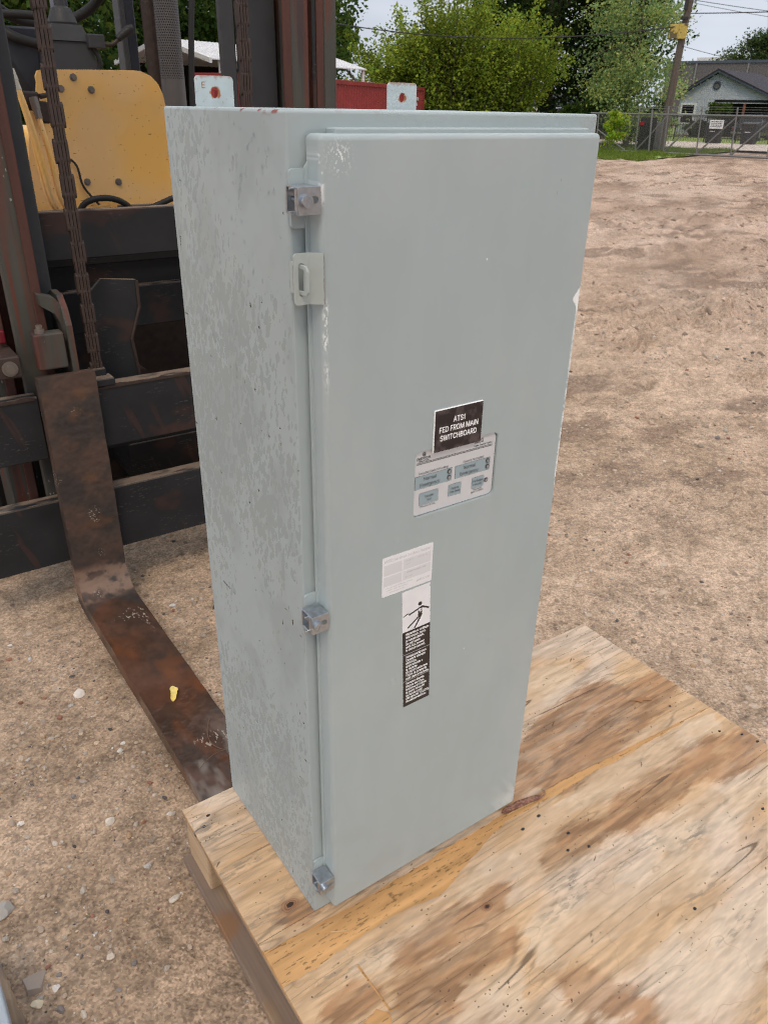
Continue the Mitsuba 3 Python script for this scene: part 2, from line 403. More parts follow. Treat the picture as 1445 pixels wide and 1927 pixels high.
def black_steel(p, n, uv):
    c = mi.Color3f(0.023, 0.0235, 0.026) * (0.6 + 0.6 * fbm(p.x * 12, p.y * 12, p.z * 12, 4))
    r = smoothstep(0.57, 0.70, fbm(p.x * 7, p.y * 7 + 2, p.z * 9, 4))
    c = mix(c, mi.Color3f(0.060, 0.030, 0.022), 0.6 * r)
    run = smoothstep(0.62, 0.72, fbm((p.x + 0.35 * p.z) * 45, p.y * 20, p.z * 5, 3)) * smoothstep(0.4, 0.6, noise(p.x * 5, p.z * 6, 3))
    c = mix(c, mi.Color3f(0.085, 0.036, 0.025), 0.3 * run)
    sc = smoothstep(0.66, 0.78, fbm(p.x * 90, p.y * 60, p.z * 280, 2)) * smoothstep(0.5, 0.75, noise(p.x * 11, p.y * 11, p.z * 11))
    c = mix(c, mi.Color3f(0.13, 0.125, 0.12), 0.35 * sc)
    dust = smoothstep(0.6, 0.95, n.z)
    return mix(c, mi.Color3f(0.25, 0.185, 0.14), 0.75 * dust * smoothstep(0.25, 0.55, fbm(p.x * 14, p.y * 40, 3)))


mat('rust_red', proc(lambda p, n, uv: mix(mi.Color3f(0.040, 0.019, 0.016), mi.Color3f(0.105, 0.038, 0.027), fbm(p.x * 40, p.y * 20, p.z * 3, 4))), 0.7)
scene['black_steel'] = two(prin(proc(black_steel), 0.52, 0.0, 0.22))


def rail_fn(p, n, uv):
    c = mix(mi.Color3f(0.050, 0.050, 0.043), mi.Color3f(0.075, 0.070, 0.060), fbm(p.x * 60, p.y * 30, p.z * 3, 3))
    r = smoothstep(0.46, 0.60, fbm(p.x * 26 + 4, p.y * 9, p.z * 1.1, 3))
    c = mix(c, mi.Color3f(0.115, 0.036, 0.024), 0.85 * r)
    d = smoothstep(0.55, 0.68, fbm(p.x * 50, p.y * 30 + 7, p.z * 2.3, 4))
    c = mix(c, mi.Color3f(0.035, 0.034, 0.037), 0.7 * d)
    w = smoothstep(0.84, 0.90, noise(p.x * 300, p.y * 90, p.z * 75)) * smoothstep(0.70, 0.80, noise(p.x * 20, p.z * 6))
    return mix(c, mi.Color3f(0.42, 0.41, 0.39), 0.7 * w)


scene['rail_steel'] = two(prin(proc(rail_fn), 0.5, 0.0, 0.3))


def fork_fn(p, n, uv):
    f1 = fbm(p.x * 14, p.y * 10, p.z * 10, 4)
    c = mix(mi.Color3f(0.040, 0.032, 0.029), mi.Color3f(0.080, 0.049, 0.038), smoothstep(0.35, 0.65, f1)) * (0.75 + 0.5 * fbm(p.x * 90, p.y * 60, p.z * 90, 3))
    c = mix(c, mi.Color3f(0.150, 0.068, 0.028), 0.42 * smoothstep(0.56, 0.74, fbm(p.x * 18 + 5, p.y * 8, p.z * 14, 4)))
    # wet film over the blade, dry pale heel
    heel = smoothstep(0.035, 0.0, dr.abs(p.z - 0.10) - 0.03) * smoothstep(1.24, 1.27, p.y)
    c = mix(c, mi.Color3f(0.23, 0.145, 0.105), 0.75 * heel * smoothstep(0.3, 0.55, fbm(p.x * 40, p.y * 40, p.z * 40, 3)))
    edge = 1.225 - 0.7 * (p.x - 0.03) * (p.x - 0.03) / 0.07 + 0.05 * (noise(p.x * 25, 2) - 0.5)
    wet = smoothstep(edge + 0.006, edge - 0.004, p.y)
    c = mix(c, c * mi.Color3f(1.25, 0.92, 0.72), wet * smoothstep(0.35, 0.6, p.y))
    pale = smoothstep(0.42, 0.62, fbm(p.x * 22, p.y * 9 + 3, 4, 4)) * smoothstep(0.72, 0.42, p.y)
    c = mix(c, mi.Color3f(0.27, 0.235, 0.21), 0.65 * pale)
    sc = smoothstep(0.62, 0.72, fbm(p.x * 260, p.y * 120, p.z * 300, 3)) * smoothstep(0.76, 0.86, noise(p.x * 24, p.y * 14, p.z * 16))
    return mix(c, mi.Color3f(0.42, 0.36, 0.29), 0.75 * sc)


scene['fork_steel'] = two(bump(prin(proc(fork_fn), proc(lambda p, n, uv: 0.52 - 0.30 * smoothstep(1.24, 1.2, p.y) * smoothstep(0.3, 0.5, fbm(p.x * 9, p.y * 7, 2)))), lambda p, n, uv: fbm(p.x * 70, p.y * 70, p.z * 70, 3), 0.002))
mat('chain_steel', proc(lambda p, n, uv: mix(mi.Color3f(0.022, 0.016, 0.014), mi.Color3f(0.060, 0.036, 0.028), fbm(p.x * 70, p.y * 70, p.z * 55, 3))), 0.55)
mat('yellow_paint', proc(lambda p, n, uv: mix(mi.Color3f(0.88, 0.50, 0.14), mi.Color3f(0.84, 0.52, 0.22), smoothstep(0.35, 0.65, fbm(p.x * 5, p.y * 5, p.z * 5, 3)))
                          * (1 - 0.6 * smoothstep(0.93, 0.97, noise(p.x * 130, p.y * 9, p.z * 130)))), 0.42)
mat('bolt_steel', (0.20, 0.17, 0.15), 0.45, 0.6)
mat('grey_plastic', proc(lambda p, n, uv: mi.Color3f(0.045, 0.046, 0.050) * (0.85 + 0.3 * fbm(p.x * 20, p.y * 20, p.z * 20))), 0.55)
mat('blue_black', proc(lambda p, n, uv: mi.Color3f(0.030, 0.033, 0.046) * (0.7 + 0.6 * fbm(p.x * 9, p.y * 9, p.z * 9))), 0.4)
mat('rubber', (0.018, 0.018, 0.019), 0.6)
mat('pale_fitting', (0.50, 0.46, 0.38), 0.4)
mat('red_plastic', (0.13, 0.008, 0.014), 0.3)


def perforated(p, n, uv):
    a, b = uv.x * 34, uv.y * 2.0 * 34 * 1.0
    row = dr.floor(b)
    fx = a + 0.5 * (row - 2 * dr.floor(row / 2))
    fx = fx - dr.floor(fx) - 0.5
    fy = b - row - 0.5
    hole = smoothstep(0.36, 0.26, dr.sqrt(fx * fx + fy * fy * 0.9)) * dr.select(p.z > 1.44, 1.0, 0.0)
    return mix(mi.Color3f(0.105, 0.098, 0.10), mi.Color3f(0.008, 0.008, 0.009), hole)


mat('perforated_steel', proc(perforated), 0.5)


# ground


def mix_f(a, b, t):
    return a * (1 - t) + b * t


def dirt_fn(p, n, uv):
    x, y = p.x, p.y
    big = fbm(x * 0.55, y * 0.55, 3, 4)
    mid = fbm(x * 5, y * 5, 1, 5)
    c = mix(mi.Color3f(0.325, 0.232, 0.162), mi.Color3f(0.445, 0.328, 0.240), smoothstep(0.3, 0.68, 0.45 * big + 0.55 * mid))
    far = smoothstep(2.2, 8.0, x)
    fc = mix(mi.Color3f(0.245, 0.170, 0.128), mi.Color3f(0.395, 0.288, 0.225), smoothstep(0.34, 0.62, fbm(x * 0.9, y * 2.2 - x * 0.9, 5, 6)))
    c = mix(c, fc, 0.8 * far)
    # paler dusty bands of the driven lane
    c = mix(c, mi.Color3f(0.47, 0.365, 0.295), 0.5 * far * smoothstep(0.50, 0.64, fbm(x * 0.35 + 4, y * 0.9 - x * 0.35, 8, 4)))
    # damp soil on broken, raised crumbs
    damp = smoothstep(0.50, 0.66, fbm(x * 3.2, y * 4.4, 14, 7)) * smoothstep(0.44, 0.62, fbm(x * 0.8, y * 0.9, 15, 4))
    c = mix(c, mi.Color3f(0.150, 0.100, 0.074), 0.62 * damp * smoothstep(1.2, 2.6, x))
    # grain of every size from a pea to a plate
    w = mi.Float(0)
    for k, f in enumerate((7.0, 16.0, 34.0, 75.0, 160.0)):
        w += (noise(x * f + 3 * k, y * f * 1.15, 40 + k) - 0.5) * (0.20, 0.24, 0.32, 0.38, 0.40)[k]
    c = c * dr.clip(1.0 + w, 0.35, 1.7)
    d0, e0, r0 = voronoi(x * 240, y * 240)
    c = c * mix(mi.Color3f(1), mi.Color3f(0.46 + 1.10 * r0), 0.50)
    for f, lo, hi, amt in ((105, 0.78, 0.22, 0.55), (42, 0.80, 0.16, 0.75), (17, 0.86, 0.10, 0.7)):
        d1, e1, r1 = voronoi(x * f + 1.2 * noise(x * f * 0.4, y * f * 0.4), y * f)
        grain = mix(mi.Color3f(0.56, 0.46, 0.37), mi.Color3f(0.13, 0.10, 0.085), dr.select(r1 > 0.95, 1.0, 0.0))
        c = mix(c, grain, smoothstep(hi + 0.14, hi, d1) * dr.select(r1 > lo, 1.0, 0.0) * amt * smoothstep(0.40, 0.62, fbm(x * 1.3 + f, y * 1.3, 12, 4)))
    return c


def dirt_bump(p, n, uv):
    d1, e1, r1 = voronoi(p.x * 95, p.y * 95)
    return 1.5 * fbm(p.x * 9, p.y * 11, 6, 4) + 0.6 * fbm(p.x * 30, p.y * 30, 2, 4) + 0.35 * (1 - dr.minimum(d1, 1)) * r1 + 0.3 * noise(p.x * 300, p.y * 300)


scene['dirt'] = two(bump(prin(proc(dirt_fn), 0.9, 0, 0.2), dirt_bump, 0.007))
scene['stone'] = two(prin({'type': 'mesh_attribute', 'name': 'vertex_color'}, 0.8, 0, 0.3))
scene['leaf'] = {'type': 'principledthin', 'base_color': {'type': 'mesh_attribute', 'name': 'vertex_color'}, 'roughness': 0.5, 'diff_trans': 1.0, 'eta': 1.35}
mat('bark', proc(lambda p, n, uv: mix(mi.Color3f(0.05, 0.042, 0.035), mi.Color3f(0.16, 0.135, 0.11), fbm(p.x * 14, p.y * 14, p.z * 4, 3))), 0.9)
mat('road', proc(lambda p, n, uv: mi.Color3f(0.46, 0.40, 0.365) * (0.85 + 0.3 * fbm(p.x * 1.5, p.y * 1.5, 1, 4))), 0.9)
mat('turf', proc(lambda p, n, uv: mix(mi.Color3f(0.12, 0.18, 0.045), mi.Color3f(0.22, 0.27, 0.08), fbm(p.x * 3, p.y * 3, 2, 4))), 0.95)
mat('container_red', proc(lambda p, n, uv: mi.Color3f(0.235, 0.030, 0.028) * (0.75 + 0.5 * fbm(p.x * 2, p.y * 2, p.z * 3, 4))), 0.55)
mat('white_roof', (0.62, 0.62, 0.66), 0.45)
mat('white_metal', (0.66, 0.67, 0.68), 0.45)
mat('dark_roof', proc(lambda p, n, uv: mi.Color3f(0.045, 0.043, 0.052) * (0.8 + 0.4 * fbm(p.x * 6, p.y * 6, p.z * 20, 3))), 0.85)
mat('siding_grey', (0.44, 0.49, 0.55), 0.8)
mat('trim_blue', (0.075, 0.095, 0.12), 0.8)
mat('trim_white', (0.72, 0.73, 0.74), 0.5)
mat('dark_glass', (0.012, 0.014, 0.016), 0.08)
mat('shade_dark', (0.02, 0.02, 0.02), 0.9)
mat('warehouse_grey', (0.125, 0.122, 0.125), 0.8)
mat('galvanised', (0.22, 0.22, 0.22), 0.5, 0.4)
mat('pole_wood', proc(lambda p, n, uv: mix(mi.Color3f(0.075, 0.060, 0.052), mi.Color3f(0.165, 0.140, 0.120), fbm(p.x * 30, p.y * 30, p.z * 1.3, 3))), 0.9)
mat('sign_yellow', proc(lambda p, n, uv: mix(mi.Color3f(0.52, 0.39, 0.10), mi.Color3f(0.14, 0.11, 0.05), smoothstep(0.50, 0.6, fbm(p.x * 7, p.y * 7, p.z * 6, 3)))), 0.6)
mat('wire_black', (0.03, 0.03, 0.033), 0.6)
mat('car_black', (0.016, 0.016, 0.018), 0.18, clearcoat=0.8)
mat('car_red', (0.25, 0.02, 0.03), 0.3, clearcoat=0.6)
mat('bin_black', (0.02, 0.02, 0.022), 0.5)
mat('barrel_blue', (0.03, 0.12, 0.32), 0.4)
mat('terracotta', (0.22, 0.10, 0.07), 0.8)
scene['water'] = {'type': 'dielectric', 'int_ior': 1.33}
scene['leaf_yellow'] = two(prin(proc(lambda p, n, uv: mix(mi.Color3f(0.82, 0.62, 0.16), mi.Color3f(0.74, 0.66, 0.30), noise(p.x * 120, p.y * 120))), 0.5))
mat('seed_brown', proc(lambda p, n, uv: mix(mi.Color3f(0.13, 0.055, 0.035), mi.Color3f(0.30, 0.15, 0.10), smoothstep(0.4, 0.6, noise(p.x * 330, p.y * 520, 3)))), 0.6)
mat('straw', (0.58, 0.42, 0.22), 0.7)
mat('twig_brown', (0.16, 0.09, 0.06), 0.8)
mat('dry_leaf', (0.34, 0.18, 0.09), 0.8)
mat('blue_grey', (0.33, 0.37, 0.42), 0.5)

# ================================================================== setting
RIDGES = [((4.35, 2.72), (5.3, 2.62), 0.10, 0.07), ((5.2, 2.85), (7.5, 2.3), 0.16, 0.08), ((3.9, 2.5), (4.3, 2.2), 0.06, 0.03), ((6.5, 4.9), (9.5, 4.4), 0.13, 0.07), ((8.0, 6.6), (12, 5.6), 0.16, 0.045), ((3.1, 1.9), (3.9, 1.6), 0.05, 0.025), ((9.5, 8.8), (16, 7.6), 0.2, 0.04)]


def lines(c0, c1, fine, reach, far, back):
    a = list(np.arange(c0, c1, fine))
    st = fine
    while a[-1] < far:
        st *= 1.0125 if a[-1] < reach else 1.16
        a.append(a[-1] + st)
    st = fine
    while a[0] > back:
        st *= 1.12
        a.insert(0, a[0] - st)
    return np.array(a)


gx, gy = lines(-0.62, 1.7, 0.0075, 27, 420, -300), lines(-0.55, 1.7, 0.0085, 22, 420, -250)
X, Y = np.meshgrid(gx, gy, indexing='ij')
P0 = np.stack([X, Y, X * 0], -1)
R = np.hypot(X, Y)
O3, E1, E2 = np.array([24.45, 19.79, 0]), np.array([0.307, -0.9517, 0]), np.array([0.9517, 0.307, 0])
TT = (P0 - O3) @ E2
near_k = np.clip(1 - R / 8, 0, 1)
Z = 0.030 * (meshkit.fbm(P0 * [1.3, 1.3, 1], 3, 1) - 0.5) * np.clip(R / 2, 0.3, 1) + 0.012 * (meshkit.fbm(P0 * 9, 4, 2) - 0.5) + 0.006 * (meshkit.fbm(P0 * 45, 3, 5) - 0.5) * near_k
rut = meshkit.fbm(np.stack([X * 0.55 + Y * 0.30, (Y - X * 0.62) * 2.6, X * 0], -1), 4, 8)
open_ = np.clip((R - 1.6) / 2, 0, 1) * np.clip(TT / -3, 0, 1)
warp = 0.35 * (meshkit.fbm(P0 * 2.0, 3, 31) - 0.5)
ridge = 1 - 2 * np.abs(meshkit.fbm(np.stack([X * 0.9 + Y * 0.5, (Y - X * 0.62) * 4.2 + 5 * warp, X * 0], -1), 4, 18) - 0.5)
clod = np.clip(meshkit.fbm(P0 * [7.0, 9.0, 1], 4, 19) - 0.55, 0, 1)
spread = np.clip((meshkit.fbm(P0 * 0.7, 3, 20) - 0.42) * 5, 0, 1)
Z += open_ * (0.028 * np.abs(rut - 0.5) + 0.05 * np.clip(ridge - 0.86, 0, 1) / 0.14 * spread + 0.11 * clod * (0.25 + spread) + 0.016 * (meshkit.fbm(P0 * [2.8, 4.0, 1], 4, 9) - 0.5) + 0.03 * (meshkit.fbm(P0 * [12, 16, 1], 3, 29) - 0.5))
for (ax, ay), (bx_, by_), rw, hg in RIDGES:
    ux, uy = bx_ - ax, by_ - ay
    t = np.clip(((X - ax) * ux + (Y - ay) * uy) / (ux * ux + uy * uy), 0, 1)
    dd = np.hypot(X - ax - t * ux, Y - ay - t * uy) + 0.5 * rw * (meshkit.fbm(P0 * 5, 3, 40) - 0.5)
    Z += hg * np.exp(-(dd / rw) ** 2) * (0.3 + 1.4 * meshkit.fbm(P0 * [9, 9, 1], 4, 41))
Z -= 0.006
Z = np.where(TT > -1, -0.03, Z)
nx, ny = X.shape
i, j = np.meshgrid(np.arange(nx - 1), np.arange(ny - 1), indexing='ij')
q = np.stack([i * ny + j, (i + 1) * ny + j, (i + 1) * ny + j + 1, i * ny + j + 1], -1).reshape(-1, 4)
P0[..., 2] = Z
add('dirt_lot', (P0.reshape(-1, 3), q), 'dirt', True)
lab('dirt_lot', 'bare brown dirt and gravel lot under everything', 'ground', kind='structure')


def ground_z(x, y):
    a, b = np.clip(np.searchsorted(gx, x) - 1, 0, nx - 2), np.clip(np.searchsorted(gy, y) - 1, 0, ny - 2)
    fx, fy = (x - gx[a]) / (gx[a + 1] - gx[a]), (y - gy[b]) / (gy[b + 1] - gy[b])
    return (Z[a, b] * (1 - fx) + Z[a + 1, b] * fx) * (1 - fy) + (Z[a, b + 1] * (1 - fx) + Z[a + 1, b + 1] * fx) * fy


def street(m):
    """From street coordinates (s along the gate, t away from the lot, z) to the world."""
    v = np.array(m.vertices)
    return trimesh.Trimesh(O3 + v[:, :1] * E1 + v[:, 1:2] * E2 + v[:, 2:] * [0, 0, 1], np.array(m.faces), process=False)


def street_sheet(s0, s1, t0, t1, z, ds=1.5, amp=0.0, edge=0.0, seed=0):
    s, t = np.meshgrid(np.linspace(s0, s1, int((s1 - s0) / ds) + 2), np.linspace(t0, t1, max(int((t1 - t0) / ds), 1) + 2), indexing='ij')
    a, b = s.shape
    p = np.stack([s, t, s * 0], -1)
    e = edge * (meshkit.fbm(p * [0.6, 0, 1] + 3, 3, seed) - 0.5)
    p[:, 0, 1] += e[:, 0]
    p[..., 2] = z + amp * (meshkit.fbm(p * 0.8, 3, seed) - 0.5)
    i, j = np.meshgrid(np.arange(a - 1), np.arange(b - 1), indexing='ij')
    q = np.stack([i * b + j, (i + 1) * b + j, (i + 1) * b + j + 1, i * b + j + 1], -1).reshape(-1, 4)
    v, f, _ = meshkit.arrays((p.reshape(-1, 3), q))
    return street(trimesh.Trimesh(v, f, process=False))


add('grass_verge', street_sheet(-26, 2.3, -5.2, 5.4, 0.03, 0.4, 0.03, 1.6, 4), 'turf', True)
lab('grass_verge', 'green grass verge under the gate beside the road', 'grass', kind='structure')
add('road', street_sheet(-60, 60, 5.0, 12.5, 0.06, 2.0, 0.01), 'road', True)
lab('road', 'pale concrete street beyond the gate', 'road', kind='structure')
add('lawn', street_sheet(-60, 60, 12.5, 45, 0.055, 2.0, 0.03), 'turf', True)
lab('lawn', 'lawn in front of the houses across the street', 'grass', kind='structure')


def blades(n, s0, s1, t0, t1, h, z, keep=None):
    s, t = rng.uniform(s0, s1, n), rng.uniform(t0, t1, n)
    k = meshkit.fbm(np.stack([s * 1.2, t * 1.2, s * 0], -1), 3, 6)
    s, t, k = s[k > 0.38], t[k > 0.38], k[k > 0.38]
    n = len(s)
    hh, w = h * rng.uniform(0.5, 1.3, n) * (0.5 + k), rng.uniform(0.008, 0.018, n)
    a = rng.uniform(0, 6.28, n)
    lean = rng.normal(0, 0.35, (n, 2)) * hh[:, None]
    b = np.stack([s, t, np.full(n, z)], -1)
    dx = np.stack([np.cos(a), np.sin(a), a * 0], -1) * w[:, None]
    v = np.stack([b - dx, b + dx, b + np.c_[lean, hh]], 1).reshape(-1, 3)
    col = np.array([0.16, 0.235, 0.05]) * rng.uniform(0.7, 1.35, (n, 1)) + np.array([0.05, 0.03, 0.0]) * rng.random((n, 1))
    return street(trimesh.Trimesh(v, np.arange(3 * n).reshape(-1, 3), process=False)), np.repeat(col, 3, 0)


m, col = blades(26000, -4, 2.4, -5.0, 5.0, 0.12, 0.02)
add('grass', m, 'leaf', False, color=col)
lab('grass', 'tufts of green grass along the gate', 'grass', kind='stuff')

# ================================================================== cabinet
C = 'electrical_cabinet'
lab(C, 'tall grey steel electrical cabinet standing on the plywood pallet', 'electrical cabinet')
ZB = 0.1405
add(C + '__body', rbox((0, 0, ZB), (0.452, 0.331, 1.360), 0.0035, 24), 'cabinet_paint', 40)
# drip lip round the opening, behind the door
add(C + '__opening_lip', cat(cbox((0.047, -0.019, 1.3355), (0.4185, 0.001, 1.3445), 0.0015), cbox((0.03, -0.0032, 0.19), (0.41, 0.0005, 1.33), 0.001)), 'cabinet_paint', 30)
gask = extr(Polygon([(0.0165, 0.185), (0.43, 0.185), (0.43, 1.316), (0.022, 1.316), (0.0165, 1.308)]), 0.003, 'y', -0.0085)
add(C + '__door_flange', gask, 'door_paint')
# door pan
r = 0.0065
door = m3.Manifold.batch_hull([m3.Manifold.sphere(r, 32).translate((x, -0.032 + r, z)) for x in (0.0205 + r, 0.428 - r) for z in (0.1715 + r, 1.3392 - r)]
                              + [m3.Manifold.cylinder(0.002, r, r, 32).rotate((90, 0, 0)).translate((x, -0.005, z)) for x in (0.0205 + r, 0.428 - r) for z in (0.1715 + r, 1.3392 - r)])
door = door - man(extr(rrect(0.1545, 0.8725, 0.2975, 0.9685, 0.008, 8), 0.02, 'y', -0.0472))
add(C + '__door', tm(door), 'door_paint', 35)
for k, (x, z) in enumerate([(0.129, 0.847), (0.319, 0.847), (0.319, 0.606), (0.130, 0.606)]):
    ring = trimesh.creation.torus(0.0052, 0.00035, major_sections=28, minor_sections=8)
    ring.apply_transform(trimesh.transformations.rotation_matrix(math.pi / 2, [1, 0, 0]))
    ring.apply_translation([x, -0.0320, z])
    add(C + '__weld_mark', ring, 'door_paint', True)
# mounting ears behind the top edge
for x in (0.0475, 0.3545):
    ear = sbox(x, 1.30, x + 0.0535, 1.39).union(rrect(x, 1.30, x + 0.0535, 1.3965, 0.0055)).difference(affinity.scale(Point(x + 0.0268, 1.3765).buffer(0.0058, quad_segs=10), 0.93, 1.12))
    e = add(C + '__mounting_ear', extr(ear, 0.0035, 'y', 0.332), 'tab_paint')
    if x < 0.1:
        v = np.array(text('E', 0.0075, depth=0.0004).vertices)
        v = np.c_[v[:, 0] + x + 0.0085, 0.332 - v[:, 2], v[:, 1] + 1.3815]
        tx = trimesh.Trimesh(v, text('E', 0.0075, depth=0.0004).faces, process=False)
        add(e + '__stamped_letter', tx, 'dry_leaf')


def xz(m, x, z, y):
    """Lettering from its own plane to the door's: x right, z up, facing -y."""
    v = np.array(m.vertices)
    return trimesh.Trimesh(np.c_[v[:, 0] + x, y - v[:, 2], v[:, 1] + z], m.faces, process=False)


def centred(s, h, x, z, y, width=None, bold=False):
    m = text(s, h, width, bold)
    v = np.array(m.vertices)
    return xz(m, x - (v[:, 0].min() + v[:, 0].max()) / 2, z, y)


# latch clamps
def clamp(z, tilt=0.0):
    L = add(C + '__latch', cat(
        extr(rrect(0.0005, z - 0.030, 0.0205, z + 0.028, 0.004), 0.0045, 'y', -0.0055)), 'cabinet_paint')
    th = 0.0019
    face = rrect(-0.0075, z - 0.0132, 0.0185, z + 0.0132, 0.0022).difference(LineString([(0.001, z), (0.0118, z + 0.001)]).buffer(0.0036))
    parts = [extr(face, th, 'y', -0.0365), cbox((-0.0070, -0.0365, z + 0.0115), (0.0185, -0.008, z + 0.0135), 0.0006), cbox((-0.0070, -0.0365, z - 0.0135), (0.0035, -0.008, z - 0.0115), 0.0006),
             cbox((-0.0075, -0.033, z - 0.0132), (-0.0055, -0.028, z + 0.0132), 0.0006), cbox((-0.0130, -0.0285, z + 0.0105), (-0.0055, -0.0265, z + 0.0125), 0.0005),
             cbox((-0.0130, -0.0285, z - 0.0135), (-0.0055, -0.0265, z - 0.0095), 0.0005), cbox((-0.0075, -0.0115, z - 0.012), (0.002, -0.0085, z + 0.012), 0.0006)]
    add(L + '__clamp', cat(parts), 'zinc', 30)
    head = man(cyl((0, -0.0375, 0), (0, -0.0425, 0), 0.0062, 28)) + man(cyl((0, -0.0365, 0), (0, -0.0377, 0), 0.0070, 28)) + man(cyl((0, -0.037, 0), (0, -0.012, 0), 0.0028, 14))
    slot = m3.Manifold.cube((0.0011, 0.002, 0.016), True).rotate((0, 28, 0)).translate((0, -0.0428, 0))
    head = (head - slot).translate((0.0005, 0, z))
    add(L + '__screw', tm(head), 'zinc', 30)


for zz in (1.279, 0.7615, 0.2435):
    clamp(zz)
# hasp with its staple
H = C + '__hasp'
plate = rrect(-0.0095, 1.1745, 0.0075, 1.2275, 0.0035).union(sbox(0.0, 1.1745, 0.0075, 1.2275)).difference(LineString([(-0.0012, 1.187), (-0.0012, 1.2145)]).buffer(0.0036))
pl = extr(plate, 0.0025, 'y', -0.0265)
bend = extr(Polygon([(0.0072, -0.0262), (0.0080, -0.0268), (0.0200, -0.0365), (0.0216, -0.0350), (0.0092, -0.0240), (0.0072, -0.0240)]), 0.053, 'z', 1.1745)
add(H, cat(pl, bend), 'hasp_paint')
st = Polygon([(-0.004, 1.184), (-0.037, 1.186), (-0.041, 1.190), (-0.041, 1.211), (-0.037, 1.216), (-0.004, 1.2165)]).difference(Polygon([(-0.010, 1.188), (-0.034, 1.1895), (-0.0368, 1.193), (-0.0368, 1.209), (-0.034, 1.2125), (-0.010, 1.213)]))
add(H + '__staple', cat(extr(st, 0.0028, 'x', -0.0026)), 'hasp_paint')

# --- engraved plate
Y0 = -0.032
N = C + '__name_plate'
add(N, cbox((0.1815, Y0 - 0.0022, 0.9625), (0.2630, Y0 + 0.0005, 1.0215), 0.0008), 'white_print')
lab(N, 'dark engraved plate with white capital lettering')
pl = rrect(0.1825, 0.9632, 0.2622, 1.0205, 0.0008)
add(N + '__face', extr(pl, 0.0006, 'y', Y0 - 0.0027), 'black_plate')
yt = Y0 - 0.0027
add(N + '__lettering', cat(centred('ATS1', 0.0074, 0.222, 1.0012, yt, 0.0195, True), centred('FED FROM MAIN', 0.0074, 0.2225, 0.9895, yt, 0.0655, True), centred('SWITCHBOARD', 0.0074, 0.2225, 0.9778, yt, 0.0620, True)), 'white_print')

# --- membrane panel in its recess
K = C + '__control_panel'
add(K, extr(rrect(0.1556, 0.8736, 0.2964, 0.9674, 0.0070), 0.0012, 'y', -0.0283), 'panel_grey')
add(K + '__gasket', extr(rrect(0.1547, 0.8727, 0.2973, 0.9683, 0.0078).difference(rrect(0.1557, 0.8737, 0.2963, 0.9673, 0.0069)), 0.0006, 'y', -0.0279), 'dark_slot')
lab(K, 'pale grey membrane control panel with blue buttons and five lamps')
YP = -0.0283


def outlined(name, x0, z0, x1, z1, lines, h, dx=0.0):
    k = add(K + '__' + name, extr(rrect(x0, z0, x1, z1, 0.0012), 0.0002, 'y', YP - 0.0002), 'dark_print')
    add(k + '__face', extr(rrect(x0 + 0.0005, z0 + 0.0005, x1 - 0.0005, z1 - 0.0005, 0.001), 0.0003, 'y', YP - 0.0005), 'panel_blue')
    n = len(lines)
    pitch = min((z1 - z0) / n, h * 1.62)
    zc = (z0 + z1) / 2
    ms = [centred(s, h, (x0 + x1) / 2 + dx, zc + ((n - 1) / 2 - i) * pitch - h / 2, YP - 0.0005, w) for i, (s, w) in enumerate(lines)]
    add(k + '__lettering', cat(ms), 'dark_print')


outlined('position_display', 0.1575, 0.9125, 0.2205, 0.9318, [('Normal', 0.021), ('Emergency', 0.033)], 0.0052, -0.006)
outlined('source_display', 0.2258, 0.9125, 0.2890, 0.9318, [('Normal', 0.021), ('Emergency', 0.033)], 0.0052, -0.006)
outlined('button', 0.1660, 0.8875, 0.1985, 0.9060, [('Transfer', 0.0155), ('Test', 0.0085)], 0.0034)
outlined('button', 0.2160, 0.8880, 0.2385, 0.9060, [('Bypass', 0.0130), ('Time Delay', 0.0195)], 0.0032)
outlined('button', 0.2578, 0.8890, 0.2800, 0.9060, [('Set Engine', 0.0185), ('Exerciser', 0.0160)], 0.0032)
for x, z in ((0.2152, 0.9272), (0.2152, 0.9185), (0.2838, 0.9272), (0.2838, 0.9185), (0.2838, 0.8975)):
    k = add(K + '__lamp', cyl((x, YP - 0.0003, z), (x, YP - 0.0014, z), 0.0033, 20), 'dark_slot')
    add(k + '__lens', cyl((x, YP - 0.001, z), (x, YP - 0.0019, z), 0.0020, 16), 'lamp_lens')
yq = YP
bars = cat(cbox((0.159, yq - 0.0003, 0.9503), (0.290, yq + 0.0002, 0.9511), 1e-5), cbox((0.159, yq - 0.0003, 0.9485), (0.290, yq + 0.0002, 0.9494), 1e-5))
add(K + '__double_rule', bars, 'dark_print')
logo = union_all([affinity.rotate(sbox(-0.0026, -0.0026, 0.0026, 0.0026), 45).difference(LineString([(-0.004, 0.0006), (0.004, 0.0006)]).buffer(0.0003)).difference(LineString([(-0.0008, -0.004), (-0.0008, 0.004)]).buffer(0.0003))])
lg = extr(affinity.translate(logo, 0.1715, 0.9622), 0.0003, 'y', yq - 0.0003)
add(K + '__lettering', cat(lg, centred('EMERSON.', 0.0037, 0.1715, 0.9548, yq, 0.0235, True), centred('Network Power', 0.0018, 0.1715, 0.9522, yq, 0.0170, True),
                           centred('ASCO', 0.0060, 0.2655, 0.9577, yq, 0.0160, True), centred('Power Transfer Switch', 0.0026, 0.2735, 0.9528, yq, 0.0325),
                           centred('Transfer Switch Position', 0.0033, 0.1885, 0.9335, yq, 0.0510), centred('Source Accepted', 0.0033, 0.2580, 0.9335, yq, 0.0365),
                           centred('Press for 15 sec.', 0.0024, 0.1815, 0.8840, yq, 0.0260), centred('Press until', 0.0024, 0.2690, 0.8858, yq, 0.0150), centred('light FLASHES', 0.0024, 0.2690, 0.8822, yq, 0.0225)), 'dark_print')

